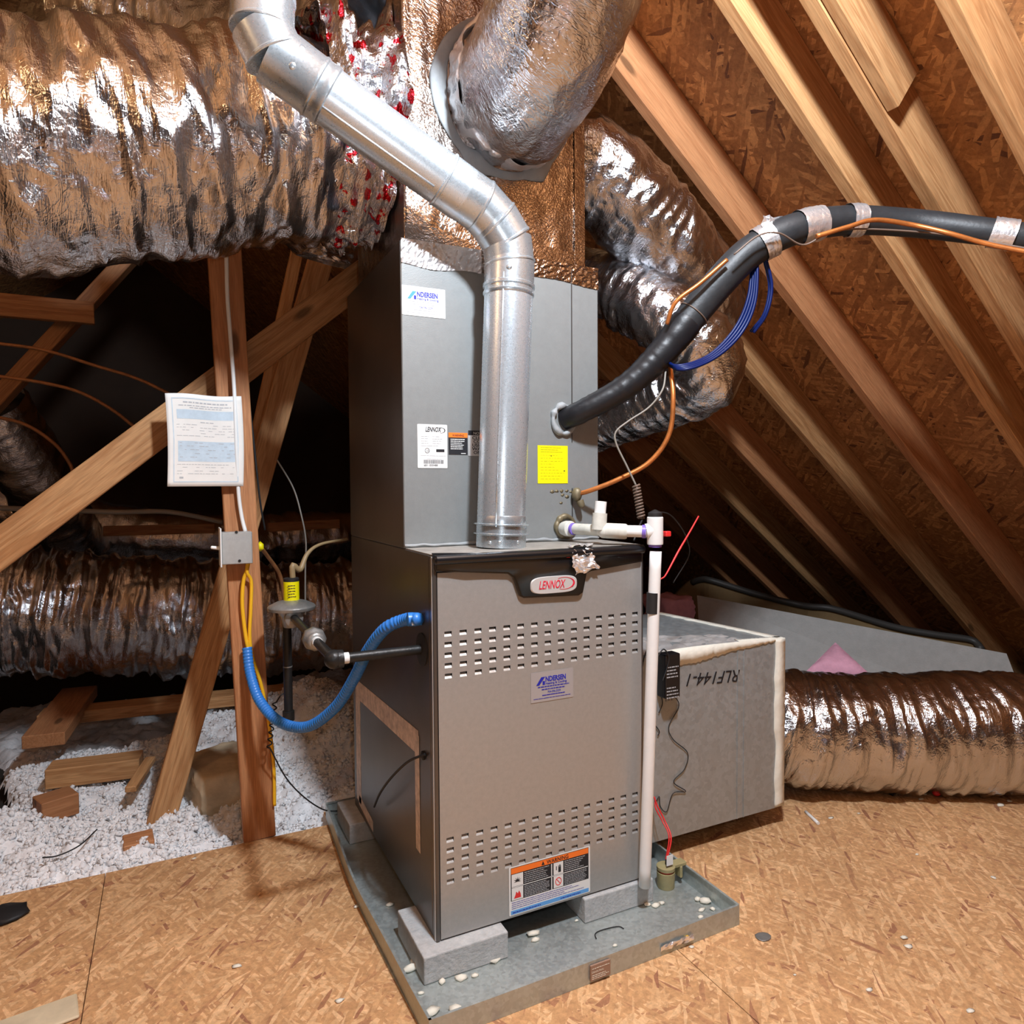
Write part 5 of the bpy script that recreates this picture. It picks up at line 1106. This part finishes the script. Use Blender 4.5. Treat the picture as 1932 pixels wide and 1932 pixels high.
# blue corrugated conduit
bpts = [at(466, 1222, y=YP-0.012), at(472, 1270, y=0.72), at(490, 1322, y=0.66), at(528, 1362, y=0.57), at(580, 1371, y=0.47), at(632, 1335, y=0.37), at(668, 1280, y=0.29), at(694, 1228, y=0.22), at(727, 1186, y=0.155), at(765, 1169, y=0.115), at(790, 1168, x=-0.012)]
Cb = catmull(bpts, 420); nb_ = 20
rad = 0.0135+0.0013*np.sign(np.sin(np.arange(420)*2*np.pi/4.2))*0.5
Vb, Fb = sweep(Cb, np.repeat(rad[:, None], nb_, 1), nb_)
bc_ = thing('blue_conduit', at(789, 1168, x=0), 'bright blue corrugated conduit sagging from the post to the furnace side', 'conduit')
fastmesh('corrugated_tube', Vb, Fb, M['blue'], bc_, True, caps=[list(range(419*nb_, 420*nb_))])
e0 = at(776, 1168, x=-0.03); e1_ = at(795, 1168, x=0.0); e0[2] = e1_[2]+0.001; e0[1] = e1_[1]+0.004; 
lathe('end_coupling', e0, e1_, [(0, 0.0145), (0.018, 0.0150), (0.019, 0.0135), (0.026, 0.0135), (np.linalg.norm(e1_-e0), 0.0135)], M['blue'], bc_, 24)
prints('white_tag', [(e0[0]+0.004, e0[2]-0.010, e0[0]+0.016, e0[2]+0.010)], e0[1]-0.0178, M['white'], bc_, 0.0008)
# service paper
pa = at(311, 742, y=0.745); pb_ = at(455, 742, y=0.745); pc = at(313, 918, y=0.745)
pw, ph = pb_[0]-pa[0], pa[2]-pc[2]
def psurf(u, v, off=0.0):
    y = 0.7435+0.004*math.sin(5*u+1)*(1-0.3*v)-0.010*(1-u)**2*(0.3+0.7*v)-off
    return (pa[0]+pw*u+0.004*math.sin(3*v), y, pa[2]-ph*v+0.0025*math.sin(7*u)*(1-v))
def pquad(name, u0, v0, u1, v1, mat, parent, off, nu=10, nv2=6):
    V = [psurf(u0+(u1-u0)*i/nu, v0+(v1-v0)*j/nv2, off) for i in range(nu+1) for j in range(nv2+1)]
    F = [(i*(nv2+1)+j, i*(nv2+1)+j+1, (i+1)*(nv2+1)+j+1, (i+1)*(nv2+1)+j) for i in range(nu) for j in range(nv2)]
    return V, F
def pjoin(name, rects, mat, parent, off):
    V, F = [], []
    for r_ in rects:
        v_, f_ = pquad('', *r_, None, None, off, 6, 2); b0_ = len(V); V += v_; F += [tuple(k+b0_ for k in q) for q in f_]
    o = pymesh(name, V, F, mat, parent, True); o['kind'] = 'stuff'; return o
pap = thing('paper_notice', at(385, 830, y=0.745), 'white printed certificate sheet with blue bands fixed to the post', 'paper')
V, F = pquad('', 0, 0, 1, 1, None, None, 0, 24, 20); sh = pymesh('sheet', V, F, M['paper'], pap, True); s = sh.modifiers.new('t', 'SOLIDIFY'); s.thickness = 0.0004; s.offset = 1
pjoin('blue_band', [(0.13, 0.17, 0.90, 0.27), (0.13, 0.51, 0.90, 0.73)], M['paper_blue'], pap, 0.0007)
pjoin('border', [(0.075, 0.045, 0.93, 0.055), (0.075, 0.945, 0.93, 0.955), (0.075, 0.045, 0.087, 0.955), (0.918, 0.045, 0.93, 0.955)], M['paper_blue'], pap, 0.0009)
rw = random.Random(6)
def pwords(u0, u1, v, th_, n, fill=0.75):
    out = []; u = u0
    while u < u1:
        w_ = (0.02+0.05*rw.random())
        if rw.random() < fill: out.append((u, v, min(u+w_, u1), v+th_))
        u += w_+0.012
    return out
pjoin('print', pwords(0.22, 0.80, 0.085, 0.014, 1, 1)+pwords(0.16, 0.86, 0.122, 0.009, 1, 1)+pwords(0.3, 0.72, 0.145, 0.008, 1, 1)+pwords(0.43, 0.60, 0.298, 0.008, 1, 1)+[(0.15, 0.955-0.06, 0.2, 0.915)], M['grey_print'], pap, 0.0009)
pjoin('print', sum([pwords(0.12, 0.88, v, 0.004, 1, 0.6) for v in (0.33, 0.36, 0.39, 0.42, 0.45, 0.76, 0.79, 0.83, 0.86)], [])+sum([pwords(0.15, 0.88, v, 0.006, 1, 0.5) for v in (0.525, 0.56, 0.60, 0.64, 0.68)], []), M['grey_print'], pap, 0.0010)
# ------------------------------------------------------------------ gas line
gz = at(797, 1225, x=0)
gs = thing('gas_line', (gz[0], gz[1], gz[2]), 'black iron gas pipe with regulator between the post and furnace', 'pipe')
E0 = at(630, 1242, y=gz[1]); E0[2] = gz[2]
def L_tube(name, a, b, r, mat, nv=22): return lathe(name, a, b, [(0, r), (np.linalg.norm(np.array(b)-np.array(a)), r)], mat, gs, nv)
L_tube('pipe', (0.0, gz[1], gz[2]), E0, 0.0105, M['iron'])
lathe('thread_tape', E0+np.array([0.018, 0, 0]), E0+np.array([1, 0, 0]), [(0, 0.0115), (0.012, 0.0115)], M['white'], gs, 20)
RG = at(553, 1178, x=E0[0]); RG[2] = E0[2]
blob('elbow', E0, 0.020, M['iron'], gs, 1, sub=3, rough=0.02)
lathe('elbow_collar', E0+np.array([0.006, 0, 0]), E0+np.array([1, 0, 0]), [(0, 0.0185), (0.012, 0.0185)], M['iron'], gs, 20)
ry = RG[1]
L_tube('pipe', E0, (E0[0], ry, E0[2]), 0.0105, M['iron'])
um = E0+np.array([0, 0.35*(ry-E0[1]), 0])
lathe('union', um, um+np.array([0, 1, 0]), [(0, 0.016), (0.004, 0.022), (0.022, 0.022), (0.024, 0.027), (0.046, 0.027), (0.048, 0.018), (0.060, 0.017)], M['zinc'], gs, 8, False)
lathe('thread_tape', um-np.array([0, 0.012, 0]), um, [(0, 0.0118), (0.012, 0.0118)], M['white'], gs, 20)
rc = np.array([E0[0], ry+0.02, E0[2]])
lathe('regulator_body', rc+np.array([0, 0, -0.03]), rc+np.array([0, 0, 1]), [(0, 0.022), (0.03, 0.030), (0.045, 0.040), (0.048, 0.062), (0.053, 0.064), (0.056, 0.064), (0.060, 0.061), (0.070, 0.040), (0.075, 0.022)], M['zinc'], gs, 36)
lathe('regulator_port', rc+np.array([0, -0.02, 0]), rc+np.array([0, -1, 0]), [(0, 0.024), (0.022, 0.024), (0.024, 0.018)], M['zinc'], gs, 20)
lathe('regulator_tower', rc+np.array([0, 0, 0.044]), rc+np.array([0, 0, 1]), [(0, 0.021), (0.052, 0.021)], M['yellow'], gs, 26)
lathe('tower_cap', rc+np.array([0, 0, 0.096]), rc+np.array([0, 0, 1]), [(0, 0.021), (0.008, 0.021), (0.010, 0.018)], M['black_matt'], gs, 26)
prints('small_print', words(rc[0]-0.013, rc[0]+0.010, rc[2]+0.090, rc[2]+0.052, 5, 0.002, 61, 0.006, 0.001), rc[1]-0.0208, M['black_print'], gs, 0.0006)
dl = np.array([rc[0]-0.012, rc[1]+0.01, rc[2]])
lathe('drip_leg', dl+np.array([0, 0, -0.02]), dl+np.array([0, 0, -1]), [(0, 0.012), (0.245, 0.012), (0.246, 0.016), (0.272, 0.016), (0.274, 0.010)], M['iron'], gs, 20)
lathe('thread_ring', dl+np.array([0, 0, -0.14]), dl+np.array([0, 0, -1]), [(0, 0.0128), (0.003, 0.0128)], M['zinc'], gs, 18)
tube('vent_tube', [rc+np.array([0.004, 0, 0.10]), rc+np.array([0.005, 0.0, 0.14]), at(566, 1075, y=rc[1]+0.01), at(580, 1045, y=rc[1]+0.03), at(605, 1027, y=rc[1]+0.06), at(655, 1017, y=rc[1]+0.12)], [0.008, 0.008, 0.005, 0.004, 0.004], M['tan_tube'], gs, n=50, nv=10)
wire('grey_wire', [at(523, 868, y=1.05), at(553, 920, y=1.02), at(568, 970, y=1.0), at(577, 1020, y=0.99), at(576, 1080, y=0.98), at(576, 1160, y=0.97)], 0.0028, M['grey_wire'], 'thin grey wire dropping beside the yellow capped regulator', 'wire')
wire('brown_gas_tube', [at(488, 1028, y=0.80), at(505, 1050, y=0.85), at(528, 1085, y=0.9), at(536, 1130, y=0.92), at(538, 1175, y=0.92)], 0.006, M['copper_dark'], 'brown tube with a yellow cap curving down behind the post', 'tube')
o = blob('yellow_cap', at(491, 1031, y=0.80), 0.012, M['yellow'], bpy.data.objects['brown_gas_tube'], 3, (1, 1, 1.3), 1, 0.1)
# curly black lead from the drip leg to the pan
cp0 = at(519, 1322, y=0.72); cp1 = at(507, 1415, y=0.70); ax_ = (cp1-cp0)/np.linalg.norm(cp1-cp0); L_ = np.linalg.norm(cp1-cp0); e1 = np.cross(ax_, [0, 1, 0]); e1 /= np.linalg.norm(e1); e2 = np.cross(ax_, e1)
pts = [at(541, 1305, y=0.74), at(530, 1312, y=0.73)]+[cp0+ax_*L_*t+0.006*(math.cos(t*2*math.pi*7)*e1+math.sin(t*2*math.pi*7)*e2) for t in np.linspace(0, 1, 70)]+[at(540, 1468, y=0.72), at(575, 1505, y=0.74), at(612, 1528, y=0.77), at(645, 1530, y=0.77)]
wire('curly_wire', pts, 0.0021, M['black_matt'], 'black wire with a curly section hanging at the right edge of the post', 'wire', n=400)
wire('black_wire', [at(803, 1423, x=-0.004), at(770, 1437, x=-0.02), at(740, 1465, x=-0.03), at(718, 1495, x=-0.03), at(706, 1522, x=-0.02)], 0.0030, M['black_matt'], 'black wire drooping from the grommet on the furnace left side', 'wire')
wire('black_wire', [at(80, 1618, z=0.012), at(110, 1614, z=0.012), at(150, 1595, z=0.015), at(183, 1565, z=0.02)], 0.0020, M['black_matt'], 'short black wire lying on the white insulation near the floor edge', 'wire')
wire('dark_cable', [at(461, 640, y=0.80), at(466, 720, y=0.80), at(475, 800, y=0.82), at(490, 940, y=0.84), at(500, 1000, y=0.86)], 0.003, M['black_matt'], 'dark cable hugging the right edge of the post', 'cable')
# copper tubes at far left
for pts, lab in (([(-30, 645, 1.75), (80, 660, 1.75), (180, 690, 1.75), (260, 715, 1.75), (330, 748, 1.75)], 'uppermost copper tube arching behind the diagonal brace'),
                 ([(-30, 706, 1.70), (80, 722, 1.70), (150, 740, 1.70), (210, 772, 1.70), (262, 812, 1.70)], 'middle copper tube arching behind the diagonal brace'),
                 ([(-30, 782, 1.65), (45, 800, 1.65), (100, 835, 1.65), (130, 872, 1.65), (142, 905, 1.65)], 'lowest copper tube arching behind the diagonal brace')):
    wire('copper_tube', [at(x, y, y=Y) for x, y, Y in pts], 0.0062, M['copper_dark'], lab, 'tube', nv=10, group='copper tubes at the left')
wire('grey_tube', [at(-20, 958, y=2.2), at(100, 962, y=2.2), at(220, 966, y=2.2), at(320, 966, y=2.2), at(420, 985, y=2.2)], 0.011, M['grey_wire'], 'level grey tube passing behind the brace below the paper', 'tube', nv=10)
# ------------------------------------------------------------------ right background sheets
def depth_pt(px, py, dep): return at(px, py, d=dep)
TL = depth_pt(1315, 1123, 3.5); TR = depth_pt(1899, 1233, 3.0); BRp = depth_pt(1912, 1287, 2.95)
bl_ = np.array([TL[0]-0.10, TL[1]-0.16, 0.03]); br_ = np.array([TR[0]+0.02, TR[1]-0.10, 0.012])
nn = np.cross(TR-TL, bl_-TL); nn /= np.linalg.norm(nn); nn = nn if nn[1] > 0 else -nn
o = slab('foam_board', [TL, TR, br_, bl_], nn*0.04, M['foam_grey'], None); tag(o, 'long grey foam board leaning behind the return box and floor duct', 'board')
rim = [(1258, 1146), (1278, 1118), (1300, 1098), (1322, 1089), (1345, 1092), (1427, 1117), (1500, 1135), (1531, 1140), (1574, 1145), (1681, 1177), (1760, 1192), (1832, 1203), (1850, 1222)]
deps = np.linspace(3.95, 3.35, len(rim)); RP = catmull([depth_pt(x, y, dd_) for (x, y), dd_ in zip(rim, deps)], 60)
kb = thing('duct_board', RP[30]*np.array([1, 1, 0]), 'bent brown duct board with a dark curled rim behind the grey foam board', 'board')
V = []; F = []
for p in RP: V += [p, (p[0], p[1], 0.0 if p[2] > 0 else p[2]-0.2), p+np.array([0.01, 0.02, 0]), (p[0]+0.01, p[1]+0.02, 0.0 if p[2] > 0 else p[2]-0.2)]
for i in range(len(RP)-1):
    a_, b_ = 4*i, 4*i+4; F += [(a_, a_+1, b_+1, b_), (a_+2, b_+2, b_+3, a_+3), (a_, b_, b_+2, a_+2)]
F += [(0, 2, 3, 1)]
pymesh('face', V, F, M['kraft'], kb, False)
tube('rim', list(RP[8:]+np.array([0, -0.005, -0.012])), 0.017, M['rim_dark'], kb, n=80, nv=10)
def wedge(name, pts, thick, mat, label, seed):
    P = [np.array(p) for p in pts]; c = sum(P)/len(P); rs_ = np.random.RandomState(seed); V = []; F = []; n = 9
    # triangle fan grid front and back
    fr = []
    for i in range(n+1):
        for j in range(n+1-i):
            a_, b_ = i/n, j/n; p = P[0]*(1-a_-b_)+P[1]*a_+P[2]*b_; edge = min(a_, b_, 1-a_-b_); fr.append((p, edge))
    N_ = np.cross(P[1]-P[0], P[2]-P[0]); N_ /= np.linalg.norm(N_); N_ = N_ if N_[1] < 0 else -N_
    idx_ = {}; k = 0
    for i in range(n+1):
        for j in range(n+1-i): idx_[i, j] = k; k += 1
    V = [p+N_*(thick*(min(1, e*6)**0.5)+0.006*(rs_.rand()-0.5)) for p, e in fr]+[p for p, e in fr]; m = len(fr)
    for i in range(n):
        for j in range(n-i):
            t1 = (idx_[i, j], idx_[i+1, j], idx_[i, j+1]); F += [t1, tuple(m+q for q in t1[::-1])]
            if j < n-i-1: t2 = (idx_[i+1, j], idx_[i+1, j+1], idx_[i, j+1]); F += [t2, tuple(m+q for q in t2[::-1])]
    o = pymesh(name, V, F, mat, None, True); tag(o, label, 'insulation'); return o
wedge('pink_insulation', [depth_pt(1520, 1268, 2.62), depth_pt(1576, 1212, 2.75), depth_pt(1650, 1280, 2.58)], 0.03, M['pink'], 'triangular scrap of pink fiberglass sticking up above the floor duct', 4)
slabby('pink_insulation', depth_pt(1262, 1150, 3.4), (0.20, 0.2, 0.14), M['pink'], 8, 'dim pink fiberglass tuft behind the white drain pipe', 'insulation')
# ------------------------------------------------------------------ litter
def chip(name, c, s, seed, mat, label, cat, group, flat=0.35):
    o = blob(name, (c[0], c[1], c[2]+s*flat*0.8), s, mat, None, seed, (1+0.5*((seed*37) % 10)/10, 1-0.3*((seed*13) % 10)/10, flat), 1, 0.35)
    tag(o, label, cat, group); return o
sd0 = 100
for px_, py_, s_ in [(1006, 1764, .011), (1010, 1775, .008), (1088, 1738, .005), (935, 1812, .010), (948, 1806, .006), (1222, 1708, .007), (1236, 1710, .008), (1248, 1705, .007), (1316, 1698, .009), (1330, 1702, .013), (1324, 1718, .007), (1345, 1716, .006), (1322, 1732, .007), (870, 1846, .009), (896, 1842, .006), (834, 1854, .008), (775, 1830, .013), (785, 1815, .008), (795, 1875, .006), (860, 1908, .013), (812, 1915, .012), (1160, 1785, .005), (1180, 1800, .005), (735, 1708, .007), (757, 1750, .006), (1240, 1785, .004)]:
    sd0 += 1; p = at(px_, py_, z=0.004)
    if px_ > 1300: lab, grp = 'pale flake heaped in the far right corner of the drain pan', 'flakes in the right corner of the pan'
    elif px_ > 1200 and py_ < 1720: lab, grp = 'pale curl of debris beside the block under the white pipe', 'curls beside the right block'
    elif px_ > 1060: lab, grp = 'tiny pale crumb along the open front right part of the pan', 'crumbs in the front right of the pan'
    elif px_ > 990: lab, grp = 'pale lump between the two front blocks under the furnace', 'lumps between the front blocks'
    elif px_ > 860 and py_ < 1860: lab, grp = 'white crumb in front of the front left block', 'crumbs before the left block'
    elif py_ > 1860: lab, grp = 'pale scrap in the sharp front left corner of the pan', 'scraps in the front left corner of the pan'
    elif py_ > 1800: lab, grp = 'white crumb left of the front left block', 'crumbs left of the left block'
    else: lab, grp = 'dusty crumb in the shaded left side of the pan', 'crumbs in the left side of the pan'
    chip('insulation_chip', (p[0], p[1], 0.0036), s_*1.15, sd0, M['chip'], lab, 'debris', grp, 0.45)
for px_, py_, s_ in [(1568, 1544, .008), (1705, 1770, .010), (1713, 1787, .011), (1875, 1657, .008), (1888, 1520, .012), (1905, 1512, .009), (1745, 1500, .012), (1738, 1508, .009), (1648, 1494, .007), (1500, 1840, .005), (1640, 1868, .006), (1832, 1908, .008), (1730, 1612, .006), (672, 1712, .009), (448, 1824, .010), (366, 1620, .006), (180, 1510, .004), (1620, 1535, .005), (640, 1890, .009), (1305, 1788, .007)]:
    sd0 += 1; p = at(px_, py_, z=0.0)
    if px_ < 700: lab, grp = 'pale chip on the floor sheet left of the drain pan', 'chips left of the pan'
    elif py_ < 1530: lab, grp = 'pale chip on the floor close to the foil return duct', 'chips beside the floor duct'
    elif py_ > 1760: lab, grp = 'pale chip on the near floor toward the bottom right corner', 'chips on the near right floor'
    else: lab, grp = 'pale chip on the open floor midway between pan and floor duct', 'chips on the open right floor'
    chip('floor_chip', (p[0], p[1], 0.0), s_*0.9, sd0, M['chip'], lab, 'debris', grp, 0.3)
p = at(1440, 1768, z=0); o = blob('metal_slug', (p[0], p[1], 0.0015), 0.020, M['zinc'], None, 5, (1, 0.8, 0.06), 2, 0.05); tag(o, 'round grey metal knockout disc lying on the floor right of the pan', 'disc')
p = at(1680, 1499, z=0); o = blob('black_scrap', (p[0], p[1], 0.012), 0.022, M['black_matt'], None, 6, (1, 0.7, 0.6), 1, 0.5); tag(o, 'black scrap lying against the floor duct', 'debris')
p = at(1767, 1502, z=0); o = blob('red_cap', (p[0], p[1], 0.011), 0.014, M['red'], None, 7, (1, 0.9, 0.75), 2, 0.08); tag(o, 'small red cap lying against the floor duct', 'cap')
a = at(1520, 1534, z=0); b = at(1544, 1556, z=0); o = tube('clear_strip', [a+np.array([0, 0, 0.004]), b+np.array([0, 0, 0.004])], 0.005, M['white'], None, n=4, nv=8); tag(o, 'thin clear plastic strip lying on the floor below the box corner', 'strip')
p = at(10, 1728, z=0); o = blob('dark_scrap', (p[0], p[1], 0.006), 0.05, M['black_matt'], None, 9, (0.9, 0.8, 0.14), 2, 0.35); tag(o, 'flat dark scrap lying on the floor at the left edge', 'debris')
q = at(75, 1915, z=0); o = beam('plywood_strip', (q[0]-0.35, q[1]-0.075, 0.004), (q[0]+0.065, q[1]-0.01, 0.004), 0.075, 0.007, (0, 0, 1), M['ply']); tag(o, 'pale plywood strip lying on the floor in the bottom left corner', 'board')
